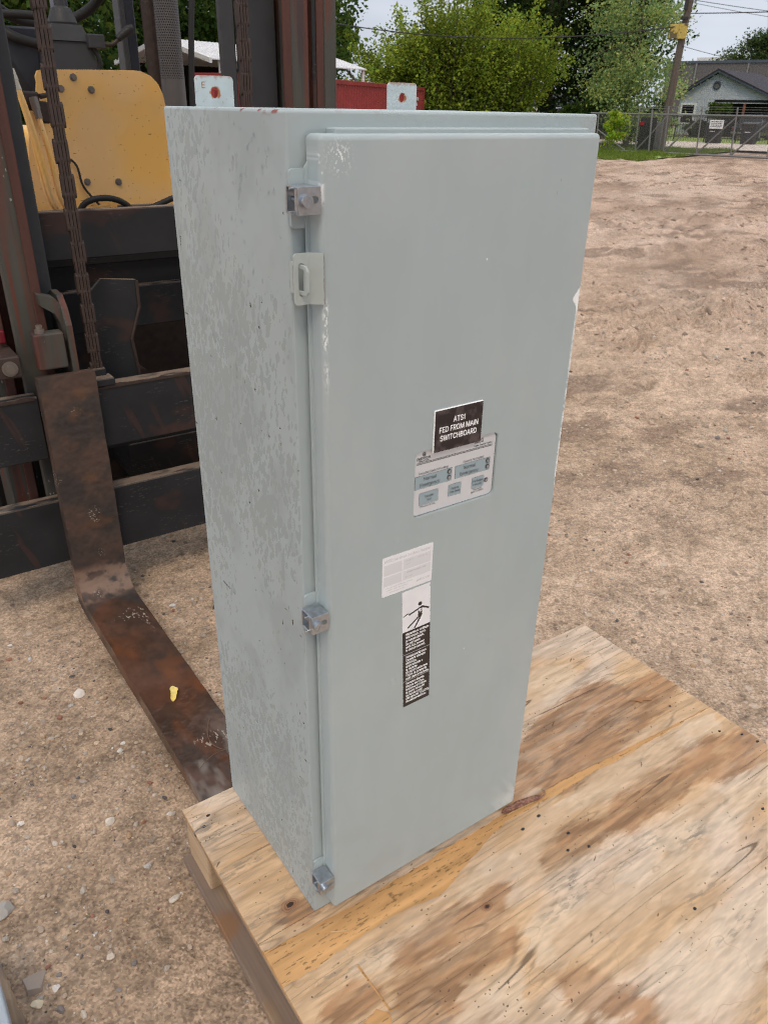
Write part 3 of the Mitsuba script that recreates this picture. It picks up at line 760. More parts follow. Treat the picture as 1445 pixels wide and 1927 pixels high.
# --- faded support sticker
S = C + '__support_sticker'
add(S, extr(rrect(0.1055, 0.7630, 0.1915, 0.8260, 0.0015), 0.0003, 'y', Y0 - 0.0003), 'sticker_white')
lab(S, 'faded white sticker with pale grey boxes')
ys = Y0 - 0.0003
fl = [extr(sbox(x0, z0, x1, z1), 0.0001, 'y', ys - 0.0001) for x0, z0, x1, z1 in ((0.108, 0.7965, 0.1385, 0.8135), (0.1405, 0.7965, 0.1885, 0.8135), (0.108, 0.7795, 0.1385, 0.7945), (0.1405, 0.7795, 0.1885, 0.7945))]
for b_ in fl:
    add(S + '__grey_box', b_, 'faint_print')
# the small print cannot be read in the photograph: broken rules of print stand for it
small = []
for x0, x1, z, y_, h_ in ((0.112, 0.158, 0.7752, ys, 0.0010), (0.113, 0.149, 0.7712, ys, 0.0010), (0.119, 0.143, 0.7672, ys, 0.0010), (0.144, 0.157, 0.8095, ys - 0.0001, 0.0014), (0.144, 0.152, 0.8040, ys - 0.0001, 0.0014), (0.166, 0.181, 0.8095, ys - 0.0001, 0.0014), (0.147, 0.181, 0.7900, ys - 0.0001, 0.0022), (0.145, 0.157, 0.7835, ys - 0.0001, 0.0012)):
    x = x0
    while x < x1:
        w = float(rng.uniform(0.0008, 0.0030))
        small.append(extr(sbox(x, z, min(x + w, x1), z + h_), 0.0001, 'y', y_ - 0.0001))
        x += w + 0.0007
add(S + '__small_print', cat(small), 'faded_print')
lab(S + '__small_print', kind='stuff')
add(S + '__lettering', cat(centred('ASCO Services 24 Hour Support', 0.0042, 0.1485, 0.8172, ys, 0.080), centred('EMERSON', 0.0030, 0.1765, 0.7702, ys, 0.024)), 'faded_print')

# --- warning sticker: designed in its own frame, turned by 2.4 degrees
W = C + '__warning_sticker'
WW, WH = 0.0500, 0.2130
ang = math.radians(2.4)


def wplace(m):
    v = np.array(m.vertices)
    a, b = v[:, 0], v[:, 2] - WH
    return trimesh.Trimesh(np.c_[0.1402 + a * math.cos(ang) - b * math.sin(ang) * 1.0, v[:, 1], 0.7590 + a * math.sin(ang) * 0.55 + b * math.cos(ang)], m.faces, process=False)


def wx(poly, d=0.0003, y=Y0 - 0.0003):
    return wplace(extr(poly, d, 'y', y))


base = Polygon([(0.0005, 0), (0.0495, 0), (0.0500, WH), (0.0485, WH + 0.0005), (0.0485, WH - 0.006), (0.0500, WH - 0.0065), (0.0500, 0.1430), (0.0, 0.1430), (0.0, WH - 0.0135), (0.0012, WH - 0.0125), (0.0, WH - 0.0115), (0.0, WH), (0.0500, WH)])
base = sbox(0, 0, WW, WH).difference(Polygon([(WW + 0.001, WH - 0.0065), (WW - 0.0012, WH - 0.006), (WW - 0.001, WH - 0.0035), (WW + 0.001, WH - 0.003)])).difference(Polygon([(-0.001, WH - 0.014), (0.0014, WH - 0.0128), (-0.001, WH - 0.0115)]))
add(W, wx(base), 'sticker_white')
lab(W, 'tall black and white warning sticker with a shocked stick figure')
yw = Y0 - 0.0003
add(W + '__black_field', cat(wx(sbox(0.0, 0.1005, WW, 0.1420), 0.0002, yw - 0.0002), wx(sbox(0.0, 0.0498, WW, 0.0998), 0.0002, yw - 0.0002), wx(sbox(0.0, 0.0, WW, 0.0490), 0.0002, yw - 0.0002)), 'black_print')
head = Point(0.0315, 0.1828).buffer(0.0034)
torso = Polygon([(0.0285, 0.1755), (0.0350, 0.1775), (0.0352, 0.1620), (0.0320, 0.1575), (0.0275, 0.1600)])
limbs = [LineString([(0.0345, 0.1765), (0.0130, 0.1705)]).buffer(0.0013), LineString([(0.0345, 0.1768), (0.0470, 0.1700)]).buffer(0.0014), LineString([(0.0290, 0.1605), (0.0090, 0.1475)]).buffer(0.0013, cap_style='flat'), LineString([(0.0325, 0.1600), (0.0220, 0.1440)]).buffer(0.0013),
         LineString([(0.0125, 0.1715), (0.0095, 0.1732), (0.0025, 0.1705)]).buffer(0.0008)]
bolt = Polygon([(0.0285, 0.1740), (0.0345, 0.1745), (0.0325, 0.1712), (0.0355, 0.1705), (0.0300, 0.1665), (0.0315, 0.1700), (0.0295, 0.1705)])
add(W + '__stick_figure', wx(union_all([head, torso] + limbs).difference(bolt), 0.0002, yw - 0.0002), 'black_print')
lines = [['Hazardous voltage.', 'Will shock, burn,', 'or cause death.', 'Do not open', 'until ALL power', 'is disconnected.'],
         ['Voltaje peligroso.', 'Causará choque', 'eléctrico,', 'quemaduras o', 'la muerte.', 'No abrir hasta que', 'TODA la potencia', 'esté desconectada.'],
         ['Tension élevée.', 'Risque de choc,', 'brûlures et même', "la mort. N'ouvrir", "qu'après avoir", 'débranché TOUTES', 'les alimentations.']]
ms = []
for top, blk, n in zip((0.1393, 0.0972, 0.0465), lines, (6, 8, 7)):
    for i, s in enumerate(blk):
        t = text(s, 0.0040, None, True)
        v = np.array(t.vertices) * [0.86, 1, 1]
        ms.append(wplace(xz(trimesh.Trimesh(v, t.faces, process=False), 0.0052, top - 0.0059 * i - 0.0040, yw - 0.0002)))
add(W + '__lettering', cat(ms), 'white_print')

# rain drops on the side sheet
drops = []
ico = trimesh.creation.icosphere(2, 1.0)
for _ in range(420):
    y, z = rng.uniform(0.01, 0.325), 1.35 - 0.75 * rng.random() ** 1.3
    if meshkit.noise(np.array([y * 16, z * 7, 4.0])) < 0.42:
        continue
    s = rng.uniform(0.0009, 0.0024)
    m = ico.copy()
    v = np.array(m.vertices)
    w = s * (1 + 0.5 * (v[:, 2] < 0) * -v[:, 2] * rng.uniform(0, 0.8))
    m.vertices = np.c_[-0.0001 + v[:, 0] * s * 0.42, y + v[:, 1] * w * rng.uniform(0.6, 1.0), z + v[:, 2] * s * rng.uniform(1.0, 1.9)]
    drops.append(m)
add(C + '__water_drops', cat(drops), 'water', True)
lab(C + '__water_drops', 'beads of rain on the side sheet', kind='stuff')

# ================================================================== pallet
PL = 'wooden_pallet'
lab(PL, 'wooden pallet with a stained plywood top under the grey cabinet', 'pallet')
X0, X1, YB, YF = -0.105, 1.021, 0.331, -1.02


def ragged(pts, amp, n, seed):
    """A polyline with splintered points between its corners."""
    p = np.array(pts, float)
    s = np.r_[0, np.cumsum(np.linalg.norm(np.diff(p, axis=0), axis=1))]
    u = np.linspace(0, s[-1], n)
    q = np.c_[np.interp(u, s, p[:, 0]), np.interp(u, s, p[:, 1])]
    rr = np.random.default_rng(seed)
    q[1:-1, 1] += amp * (rr.random(n - 2) - 0.5) + amp * 2 * (meshkit.fbm(np.c_[u[1:-1] * 16, u[1:-1] * 0, u[1:-1] * 0], 3, seed) - 0.5)
    return q


up_edge = ragged([(X0, -0.012), (-0.04, -0.018), (0.10, -0.027), (0.41, -0.021), (0.615, -0.030), (X1, -0.058)], 0.003, 70, 3)
lo_edge = ragged([(X0, -0.084), (0.0, -0.082), (0.12, -0.083), (0.20, -0.094), (0.30, -0.066), (0.40, -0.040), (0.615, -0.047), (X1, -0.0605)], 0.004, 80, 4)
sl_edge = ragged([(X0, -0.300), (-0.02, -0.310), (0.012, -0.33)], 0.003, 16, 9)
tear = Polygon([(0.009, -0.116), (0.0135, -0.118), (0.0145, -0.160), (0.0165, -0.205), (0.030, -0.2065), (0.030, -0.2085), (0.0125, -0.2085), (0.0115, -0.162)])
corner = Polygon([(X0 - 0.01, -0.172), (-0.06, -0.176), (-0.02, -0.190), (0.004, -0.222), (0.0, -0.26), (X0 - 0.01, -0.25)])
back_v = Polygon(np.vstack([[(X1, YB), (X0, YB)], up_edge])).buffer(0)
front_v = Polygon(np.vstack([lo_edge, [(X1, YF), (X0, YF)]])).buffer(0).difference(tear).difference(Polygon(ragged([(-0.03, -0.196), (0.0, -0.192), (0.012, -0.209)], 0.004, 12, 2).tolist() + [(0.004, -0.228), (-0.02, -0.222)]).buffer(0))
for poly in (back_v, front_v):
    k = add(PL + '__top_veneer', extr(poly, 0.0016, 'z', 0.1384), 'plywood')
add(PL + '__plywood_core', cbox((X0 + 0.0012, YF, 0.1290), (X1 - 0.001, YB - 0.001, 0.1383), 0.0006), 'fresh_ply')
add(PL + '__ply', cbox((X0, YF, 0.1252), (X1, YB, 0.1291), 0.0006), 'ply_edge')
add(PL + '__ply', cbox((X0 + 0.0015, YF, 0.1218), (X1, YB - 0.001, 0.1253), 0.0006), 'ply_edge')
for x in (X0 + 0.024, 0.44, X1 - 0.048):
    st = cbox((x, YF + 0.01, 0.021), (x + 0.038, YB - 0.135 if x < 0 else YB - 0.005, 0.1215), 0.002)
    add(PL + '__stringer', rub(st, 0.002, 30), 'pallet_board')
add(PL + '__end_block', rub(cbox((X0 + 0.004, YB - 0.105, 0.019), (X0 + 0.090, YB - 0.004, 0.1213), 0.003), 0.003, 25, 3), 'pallet_block')
sub = cbox((X0 - 0.012, YF + 0.02, 0.0), (X0 + 0.085, YB - 0.002, 0.0185), 0.0025)
add(PL + '__bottom_board', rub(trimesh.Trimesh(*trimesh.remesh.subdivide(*trimesh.remesh.subdivide(sub.vertices, sub.faces)), process=False), 0.003, 14, 5), 'pallet_board')
for x in (0.42, X1 - 0.09):
    add(PL + '__bottom_board', rub(cbox((x, YF + 0.02, 0.0), (x + 0.088, YB - 0.002, 0.0185), 0.0025), 0.002, 14, 5), 'pallet_board')
for k, (x, y) in enumerate([(0.484, -0.126), (0.455, -0.153), (0.494, -0.169), (0.418, -0.071), (0.466, -0.065), (0.945, -0.006), (1.003, -0.154), (1.012, -0.186), (0.97, -0.12), (-0.085, 0.272), (-0.068, 0.292), (0.85, -0.30), (0.55, -0.36)]):
    m = trimesh.creation.icosphere(2, 1.0)
    v = np.array(m.vertices) * [rng.uniform(0.003, 0.005), 0.0028, 0.0011]
    v[:, :2] += 0.0008 * (meshkit.noise(np.array(m.vertices) * 2.5, k)[:, None] - 0.5)
    m.vertices = v + [x, y, 0.1399]
    add(PL + '__nail_head', m, 'dark_slot', True)
# bent staple wire at the corner
add(PL + '__wire_staple', tube(smooth_path([(-0.104, 0.268, 0.128), (-0.1035, 0.269, 0.1412), (-0.092, 0.271, 0.1418), (-0.078, 0.269, 0.1415)], 14), 0.0009, 6), 'galvanised', True)

# small things that lie about on the pallet and the fork
pts = smooth_path([(0.408, -0.022, 0.1455), (0.435, -0.0235, 0.146), (0.470, -0.0275, 0.1455), (0.498, -0.0335, 0.1445), (0.510, -0.036, 0.1435)], 26)
pod = tube(pts, np.interp(np.linspace(0, 1, 26), [0, 0.1, 0.45, 0.85, 1], [0.002, 0.0065, 0.0078, 0.006, 0.0012]), 14)
pv = np.array(pod.vertices)
pv[:, 2] = 0.1402 + (pv[:, 2] - pv[:, 2].min()) * 0.55
pod.vertices = pv
stem = tube(smooth_path([(0.507, -0.0355, 0.143), (0.514, -0.034, 0.144), (0.517, -0.028, 0.144), (0.515, -0.023, 0.1445)], 12), 0.0009, 6)
rim = tube(smooth_path([(0.414, -0.0302, 0.1412), (0.450, -0.0325, 0.1415), (0.480, -0.0355, 0.1413), (0.507, -0.037, 0.1412)], 14), 0.0008, 6)
pk = add('seed_pod', cat(pod, stem), 'seed_brown', True)
lab(pk, 'brown dry seed pod lying against the far bottom corner of the cabinet door', 'seed pod')
add('seed_pod__pale_seam', rim, 'straw', True)
for pts, l in (([(-0.036, 0.2165, 0.1412), (-0.02, 0.2075, 0.1425), (-0.004, 0.1995, 0.1414)], 'dry straw on the plywood beside the cabinet side sheet'), ([(0.004, -0.046, 0.1412), (0.018, -0.055, 0.142), (0.032, -0.0605, 0.1412)], 'dry straw on the orange bare strip of plywood')):
    lab(add('straw', tube(smooth_path(pts, 10), 0.0009, 6), 'straw', True), l, 'straw')
lv = Polygon([(0.880, 0.058), (0.893, 0.047), (0.897, 0.036), (0.906, 0.040), (0.924, 0.030), (0.930, 0.034), (0.915, 0.046), (0.907, 0.054), (0.893, 0.052)])
lab(add('leaf_scrap', rub(extr(lv, 0.0012, 'z', 0.1412), 0.004, 60), 'dry_leaf'), 'torn brown leaf scrap on the far end of the plywood', 'leaf')

# yellow leaf on the fork
th = np.linspace(0, 2 * np.pi, 40, endpoint=False)
rad = 0.0170 * (1 + 0.34 * np.cos(2 * th) + 0.16 * np.cos(th) + 0.10 * np.sin(3 * th) - 0.30 * np.exp(-((th - 2.3) / 0.22) ** 2) + 0.04 * np.sin(9 * th))
rings = []
for q in (0.0, 0.35, 0.7, 1.0):
    rings.append(np.c_[rad * np.cos(th) * q * 1.2, rad * np.sin(th) * q * 0.72, 0.001 + 0.010 * q * q * np.abs(np.sin(th)) + 0.002 * q * np.sin(3 * th)])
v = np.vstack(rings)
f = [(a * 40 + b, a * 40 + (b + 1) % 40, (a + 1) * 40 + (b + 1) % 40, (a + 1) * 40 + b) for a in range(3) for b in range(40)]
a0 = math.radians(65)
v = np.c_[v[:, 0] * math.cos(a0) - v[:, 1] * math.sin(a0) + 0.030, v[:, 0] * math.sin(a0) + v[:, 1] * math.cos(a0) + 0.745, v[:, 2] + 0.0662]
lab(add('fallen_leaf', (v, np.array(f)), 'leaf_yellow', True), 'small yellow leaf lying on the rusty fork blade', 'leaf')
lab(add('twig', cat(tube(smooth_path([(0.070, 0.62, 0.0672), (0.045, 0.575, 0.070), (0.040, 0.54, 0.0685), (0.058, 0.505, 0.068), (0.085, 0.49, 0.069)], 24), 0.0011, 6),
                    tube(smooth_path([(0.058, 0.505, 0.068), (0.02, 0.50, 0.071), (-0.012, 0.482, 0.068)], 12), 0.0008, 6)), 'twig_brown', True), 'thin brown twig on the fork blade beside the cabinet', 'twig')

# ================================================================== forklift
F = 'forklift'
lab(F, 'yellow and black forklift with rusty mast and fork behind the cabinet', 'forklift')
# fork: shank, heel and tapered blade
for x0 in (-0.0385, 0.690):
    prof = [(1.362, 0.722), (1.318, 0.727), (1.316, 0.150)]
    prof += [(1.316 - 0.085 * (1 - math.cos(a)), 0.150 - 0.085 * math.sin(a)) for a in np.linspace(0.15, math.pi / 2, 9)]
    prof += [(0.20, 0.052), (0.10, 0.034), (0.095, 0.026), (1.30, 0.014), (1.345, 0.024), (1.362, 0.06)]
    fk = man(extr(Polygon(prof), 0.145, 'x', x0))
    fk = tm(fk.refine_to_length(0.03))
    k = add(F + '__fork', rub(fk, 0.0022, 22, 3), 'fork_steel', 30)
    if x0 < 0:
        lab(k, 'rusty fork, its blade wet')
    add(F + '__fork_hook', cbox((x0 + 0.01, 1.362, 0.66), (x0 + 0.135, 1.42, 0.705), 0.003), 'black_steel')
    add(F + '__fork_hook', cbox((x0 + 0.01, 1.362, 0.12), (x0 + 0.135, 1.415, 0.161), 0.003), 'black_steel')


def beam(name, lo, hi, m='black_steel', c=0.003, amp=0.0015):
    b = cbox(lo, hi, c)
    v, f = trimesh.remesh.subdivide_to_size(b.vertices, b.faces, 0.12)
    return add(F + '__' + name, rub(trimesh.Trimesh(v, f, process=False), amp, 9, len(scene)), m)


beam('carriage_bar', (-0.30, 1.362, 0.163), (1.10, 1.412, 0.360))
for x0, x1 in ((-0.30, -0.039), (0.107, 1.10)):
    beam('carriage_bar', (x0, 1.362, 0.490), (x1, 1.412, 0.667))
    # ragged torch-cut lip on the upper bar
    s = np.arange(x0, x1, 0.012)
    zt = 0.667 + 0.010 * (meshkit.fbm(np.c_[s * 40, s * 0, s * 0], 3, 4) - 0.42)
    lip = Polygon(np.vstack([np.c_[s, zt], [(s[-1], 0.660), (s[0], 0.660)]])).buffer(0)
    add(F + '__cut_lip', extr(lip, 0.006, 'y', 1.3585), 'chain_steel')
beam('carriage_notch', (0.108, 1.352, 0.668), (0.165, 1.40, 0.690))
# carriage side plates with roller brackets
for mx in (0, 1):
    def mir(m):
        if not mx:
            return m
        v = np.array(m.vertices)
        v[:, 0] = 0.785 - v[:, 0]
        return trimesh.Trimesh(v, np.array(m.faces)[:, ::-1], process=False)
    hook = Polygon([(1.40, 0.60), (1.352, 0.60), (1.352, 0.845), (1.368, 0.885), (1.40, 0.915), (1.46, 0.918), (1.50, 0.90), (1.50, 0.60)])
    hk = man(extr(hook, 0.016, 'x', 0.060))
    add(F + '__side_plate', mir(tm(hk)), 'rail_steel')
    arm = extr(Polygon([(0.010, 0.925), (0.050, 0.912), (0.068, 0.885), (0.076, 0.85), (0.076, 0.80), (0.058, 0.80), (0.055, 0.845), (0.044, 0.873), (0.014, 0.895)]), 0.055, 'y', 1.375)
    add(F + '__side_plate', mir(arm), 'rail_steel')
    roll = rbox((-0.024, 1.345, 0.738), (0.050, 1.385, 0.833), 0.006, 16)
    k = add(F + '__roller_block', mir(roll), 'rail_steel', 35)
    add(k + '__bolt', mir(cat(cyl((-0.004, 1.362, 0.832), (-0.004, 1.362, 0.842), 0.0125, 20), cyl((-0.004, 1.362, 0.841), (-0.004, 1.362, 0.853), 0.0085, 6))), 'bolt_steel')
    # mast rails: outer channel, inner channel, behind-rail
    beam_ = lambda n, lo, hi, m='rail_steel': add(F + '__' + n, mir(trimesh.Trimesh(*trimesh.remesh.subdivide_to_size(*(lambda b: (b.vertices, b.faces))(cbox(lo, hi, 0.004)), 0.3), process=False)), m)
    beam_('mast_rail', (-0.056, 1.420, 0.22), (0.026, 1.440, 2.35))
    beam_('mast_rail', (-0.026, 1.438, 0.22), (-0.010, 1.56, 2.35))
    beam_('mast_rail', (-0.140, 1.455, 0.12), (-0.072, 1.475, 2.2))
    beam_('mast_rail', (-0.140, 1.473, 0.12), (-0.120, 1.62, 2.2))
    beam_('mast_rail', (0.020, 1.50, 0.20), (0.074, 1.60, 2.3), 'grey_plastic')
    beam_('mast_rail', (-0.056, 1.56, 0.22), (0.026, 1.58, 2.35))
beam('mast_strip', (0.757, 1.4135, 0.9), (0.783, 1.4205, 2.3), 'rust_red', 0.002)
beam('mast_strip', (0.004, 1.4125, 0.30), (0.027, 1.4205, 2.3), 'rust_red', 0.002)
beam('mast_strip', (-0.098, 1.448, 0.30), (-0.073, 1.4555, 2.2), 'rust_red', 0.002)
beam('mast_strip', (0.861, 1.4115, 0.9), (0.884, 1.4205, 2.3), 'rust_red', 0.002)
# groove strips seen on the far rail
beam('mast_strip', (0.848, 1.412, 0.9), (0.860, 1.421, 2.3), 'black_steel')
beam('mast_strip', (0.885, 1.4125, 0.9), (0.925, 1.4345, 2.3), 'rail_steel')
# bolt block on the outer rail
k = add(F + '__bolt_block', rbox((-0.130, 1.335, 0.733), (-0.068, 1.46, 0.789), 0.005, 14), 'chain_steel', 35)
add(k + '__bolt', cat(cyl((-0.0955, 1.336, 0.760), (-0.0955, 1.330, 0.760), 0.019, 24), cyl((-0.0955, 1.331, 0.760), (-0.0955, 1.320, 0.760), 0.012, 6)), 'bolt_steel', 30)
add(F + '__reflector', rbox((-0.0925, 1.425, 0.800), (-0.076, 1.450, 0.835), 0.005, 14), 'red_plastic', 35)
# cross members
beam('mast_cross_member', (0.028, 1.560, 0.972), (0.760, 1.600, 1.098))
beam('mast_cross_member', (0.028, 1.600, 1.80), (0.760, 1.640, 1.95))
beam('mast_cross_member', (0.028, 1.560, 0.40), (0.760, 1.60, 0.50))
# lift chains: every link its own piece
PITCH = 0.0395


def link(kind):
    half = PITCH / 2
    st = LineString([(0, -half), (0, half)]).buffer(0.0086, quad_segs=4)
    xs = np.array([-0.0129, -0.0043, 0.0043, 0.0129]) + 0
    xs = xs * (0.76 if kind else 1.0)
    th = 0.0050 if kind else 0.0068
    return cat([extr(st, th, 'x', x - th / 2) for x in xs])


dl = [mikit.ply(link(k), 'chain_steel', False) for k in (0, 1)]
for cx in (0.1315, 0.6330):
    ch = F + '__lift_chain' + ('' if cx < 0.3 else '_001')
    for k in range(40):
        z = 0.700 + k * PITCH
        scene[f'{ch}__link' + (f'_{k:03d}' if k else '')] = {**dl[k % 2], 'to_world': T().translate([cx + 0.0015 * math.sin(k * 1.7), 1.40, z]).rotate([0, 0, 1], float(rng.normal(0, 3))).rotate([1, 0, 0], float(rng.normal(0, 1.5)))}
    beam('chain_anchor', (cx - 0.022, 1.385, 0.60), (cx + 0.022, 1.415, 0.71))
# plates between the rails
beam('mast_plate', (0.660, 1.490, 0.5), (0.776, 1.506, 2.3), 'grey_plastic')
beam('mast_plate', (0.615, 1.500, 1.15), (0.658, 1.520, 2.3), 'grey_plastic')
brk = Polygon([(0.156, 0.880), (0.205, 0.926), (0.302, 0.915), (0.304, 0.895), (0.300, 0.840), (0.268, 0.750), (0.280, 0.620), (0.165, 0.620), (0.165, 0.72)])
add(F + '__tilt_bracket', extr(brk, 0.014, 'y', 1.495), 'black_steel')
edge = tube([(0.303, 1.4945, 0.913), (0.301, 1.4945, 0.838), (0.268, 1.4945, 0.750), (0.279, 1.4945, 0.622)], 0.005, 6)
add(F + '__tilt_bracket__worn_edge', edge, 'chain_steel')
# axle and chassis
beam('axle', (0.0, 1.74, 0.845), (0.80, 1.76, 0.925))
beam('axle', (0.02, 1.70, 0.730), (0.80, 1.79, 0.855))
beam('axle', (0.02, 1.72, 0.925), (0.80, 1.80, 0.955))
beam('chassis', (0.02, 2.02, 0.085), (0.86, 3.35, 1.02))
beam('chassis', (0.30, 1.80, 0.16), (0.72, 2.05, 0.30))
add(F + '__inner_panel', cbox((0.30, 1.98, 0.25), (0.74, 2.015, 0.96), 0.004), 'container_red' if False else 'chain_steel')
add(F + '__inner_panel', cbox((0.06, 1.95, 0.93), (0.13, 1.99, 1.02), 0.004), 'yellow_paint')
add(F + '__axle_stud', cyl((0.345, 1.69, 0.575), (0.345, 1.80, 0.575), 0.022, 16), 'chain_steel')
for x in (-0.42, 0.86):
    for y, rr in ((1.95, 0.30), (3.05, 0.27)):
        tyre = trimesh.creation.revolve(np.array([(rr * 0.55, 0), (rr * 0.9, 0), (rr, 0.03), (rr, 0.19), (rr * 0.9, 0.22), (rr * 0.55, 0.22), (rr * 0.55, 0)]), sections=40)
        v = np.array(tyre.vertices)
        tyre = trimesh.Trimesh(np.c_[v[:, 2] + x + (0.08 if x < 0 else -0.0), v[:, 0] + y, v[:, 1] + rr + 0.002], tyre.faces, process=False)
        tyre.fix_normals()
        w = add(F + '__wheel', tyre, 'rubber', 30)
        add(w + '__rim', cyl((x + (0.11 if x < 0 else 0.03), y, rr), (x + (0.27 if x < 0 else 0.19), y, rr), rr * 0.56, 28), 'yellow_paint')
add(F + '__counterweight', rbox((-0.05, 3.35, 0.18), (0.84, 3.85, 1.25), 0.06, 24), 'yellow_paint', 40)
# yellow cowl with bolts
cw = Polygon([(0.155, 1.02), (0.160, 1.10), (0.205, 1.33), (0.214, 1.372), (0.234, 1.385), (0.240, 1.408), (0.239, 1.425), (0.247, 1.440), (0.262, 1.4435), (0.40, 1.4475), (0.535, 1.4505), (0.560, 1.449), (0.592, 1.436), (0.613, 1.414), (0.625, 1.385), (0.632, 1.34), (0.640, 1.02)])
cw = cw.buffer(-0.006).buffer(0.006, quad_segs=6)
ck = add(F + '__cowl', rub(extr(cw, 0.012, 'y', 2.0), 0.0015, 8), 'yellow_paint')
lab(ck, 'yellow front plate with five bolts')
for x, z in ((0.348, 1.4255), (0.306, 1.394), (0.397, 1.393), (0.344, 1.132), (0.444, 1.129)):
    add(F + '__cowl__bolt', cat(cyl((x, 2.0005, z), (x, 1.9965, z), 0.0105, 20), cyl((x, 1.997, z), (x, 1.988, z), 0.0078, 6)), 'bolt_steel')
add(F + '__side_panel', cbox((0.08, 2.03, 1.0), (0.17, 2.06, 1.36), 0.004), 'yellow_paint')
# hoses with fittings
for k, (pts, r) in enumerate([([(0.158, 1.90, 1.405), (0.166, 1.885, 1.36), (0.184, 1.88, 1.24), (0.196, 1.885, 1.14), (0.214, 1.90, 1.075), (0.25, 1.93, 1.05)], 0.0085),
                              ([(0.204, 1.90, 1.335), (0.208, 1.89, 1.29), (0.218, 1.885, 1.20), (0.224, 1.89, 1.13), (0.236, 1.90, 1.08), (0.27, 1.93, 1.055)], 0.0075),
                              ([(0.166, 1.91, 1.37), (0.178, 1.90, 1.27), (0.186, 1.90, 1.17), (0.200, 1.91, 1.09), (0.23, 1.94, 1.05)], 0.0070)]):
    h = add(F + '__hydraulic_hose', tube(smooth_path(pts, 30), r, 10), 'yellow_paint', True)
    if k < 2:
        p, q = np.array(pts[0]), np.array(pts[1])
        d = (q - p) / np.linalg.norm(q - p)
        add(h + '__fitting', cat(cyl(p - d * 0.035, p - d * 0.004, 0.0125, 6), cyl(p - d * 0.006, p + d * 0.022, 0.0105, 14)), 'pale_fitting' if k == 0 else 'bolt_steel', 30)
add(F + '__valve_block', rub(cat(rbox((0.175, 1.93, 1.335), (0.225, 1.975, 1.385), 0.008, 12), rbox((0.215, 1.94, 1.300), (0.250, 1.98, 1.360), 0.008, 12), cyl((0.225, 1.925, 1.372), (0.252, 1.935, 1.377), 0.007, 10)), 0.003, 60), 'chain_steel', 30)
for pts, r in (([(0.285, 1.985, 1.205), (0.318, 1.982, 1.165), (0.322, 1.98, 1.13), (0.345, 1.978, 1.09), (0.372, 1.97, 1.055), (0.38, 1.96, 1.04)], 0.0035),
               ([(0.295, 1.955, 1.045), (0.315, 1.945, 1.075), (0.365, 1.94, 1.088), (0.42, 1.945, 1.078), (0.465, 1.955, 1.045)], 0.0095),
               ([(0.50, 1.95, 1.045), (0.545, 1.945, 1.058), (0.60, 1.94, 1.078), (0.65, 1.94, 1.09)], 0.0095)):
    add(F + '__cable', tube(smooth_path(pts, 30), r, 10), 'rubber', True)
add(F + '__clip', rbox((0.36, 1.95, 1.050), (0.395, 1.965, 1.066), 0.003, 10), 'yellow_paint', 35)
add(F + '__clip', rbox((0.42, 1.96, 1.045), (0.56, 1.97, 1.062), 0.003, 10), 'bolt_steel', 35)
# steering column, two-tier housing with a cone and the wheel
col = trimesh.convex.convex_hull(np.array([(x, y, z) for x, y, z in [(0.318, 2.10, 1.43), (0.472, 2.10, 1.43), (0.318, 2.22, 1.43), (0.472, 2.22, 1.43), (0.322, 2.11, 1.5255), (0.443, 2.11, 1.5255), (0.322, 2.21, 1.5255), (0.443, 2.21, 1.5255)]]))
add(F + '__steering_column', col, 'grey_plastic')
cap = trimesh.convex.convex_hull(np.array([(0.318, 2.104, 1.527), (0.447, 2.104, 1.527), (0.318, 2.21, 1.527), (0.447, 2.21, 1.527), (0.342, 2.12, 1.572), (0.430, 2.12, 1.572), (0.342, 2.20, 1.572), (0.430, 2.20, 1.572)]))
add(F + '__column_cap', cap, 'grey_plastic')
cone = trimesh.creation.revolve(np.array([(0.0, 0.0), (0.042, 0.0), (0.044, 0.006), (0.036, 0.030), (0.030, 0.044), (0.016, 0.05), (0.014, 0.14), (0.0, 0.14)]), sections=28)
cone.apply_translation([0.386, 2.165, 1.572])
add(F + '__column_cone', cone, 'grey_plastic', 35)
side = trimesh.convex.convex_hull(np.array([(0.288, 2.13, 1.42), (0.322, 2.12, 1.42), (0.322, 2.20, 1.42), (0.296, 2.13, 1.535), (0.322, 2.12, 1.545), (0.322, 2.20, 1.545), (0.288, 2.2, 1.42), (0.296, 2.2, 1.535)]))
add(F + '__column_side', side, 'grey_plastic')
wheel = trimesh.creation.torus(0.185, 0.0155, major_sections=56, minor_sections=14)
wheel.apply_transform(trimesh.transformations.rotation_matrix(-math.radians(38), [1, 0, 0]))
wheel.apply_translation([0.372, 2.24, 1.700])
wk = add(F + '__steering_wheel', wheel, 'rubber', True)
for a in (90, 210, 330):
    e = np.array([0.18 * math.cos(math.radians(a)), 0.18 * math.sin(math.radians(a)) * math.cos(math.radians(38)), -0.18 * math.sin(math.radians(a)) * math.sin(math.radians(38))])
    add(wk + '__spoke', tube([np.array([0.372, 2.24, 1.690]), np.array([0.372, 2.24, 1.700]) + e], 0.009, 8), 'rubber', True)
add(F + '__grab_rail', cat(tube(smooth_path([(0.18, 2.12, 1.585), (0.24, 2.11, 1.588), (0.31, 2.10, 1.585)], 10), 0.012, 10), tube(smooth_path([(0.20, 2.14, 1.552), (0.215, 2.12, 1.535), (0.255, 2.11, 1.520), (0.30, 2.11, 1.512)], 16), 0.014, 10)), 'rubber', True)
kb = add(F + '__lever_box', rbox((0.434, 2.085, 1.509), (0.486, 2.14, 1.548), 0.004, 12), 'grey_plastic', 35)
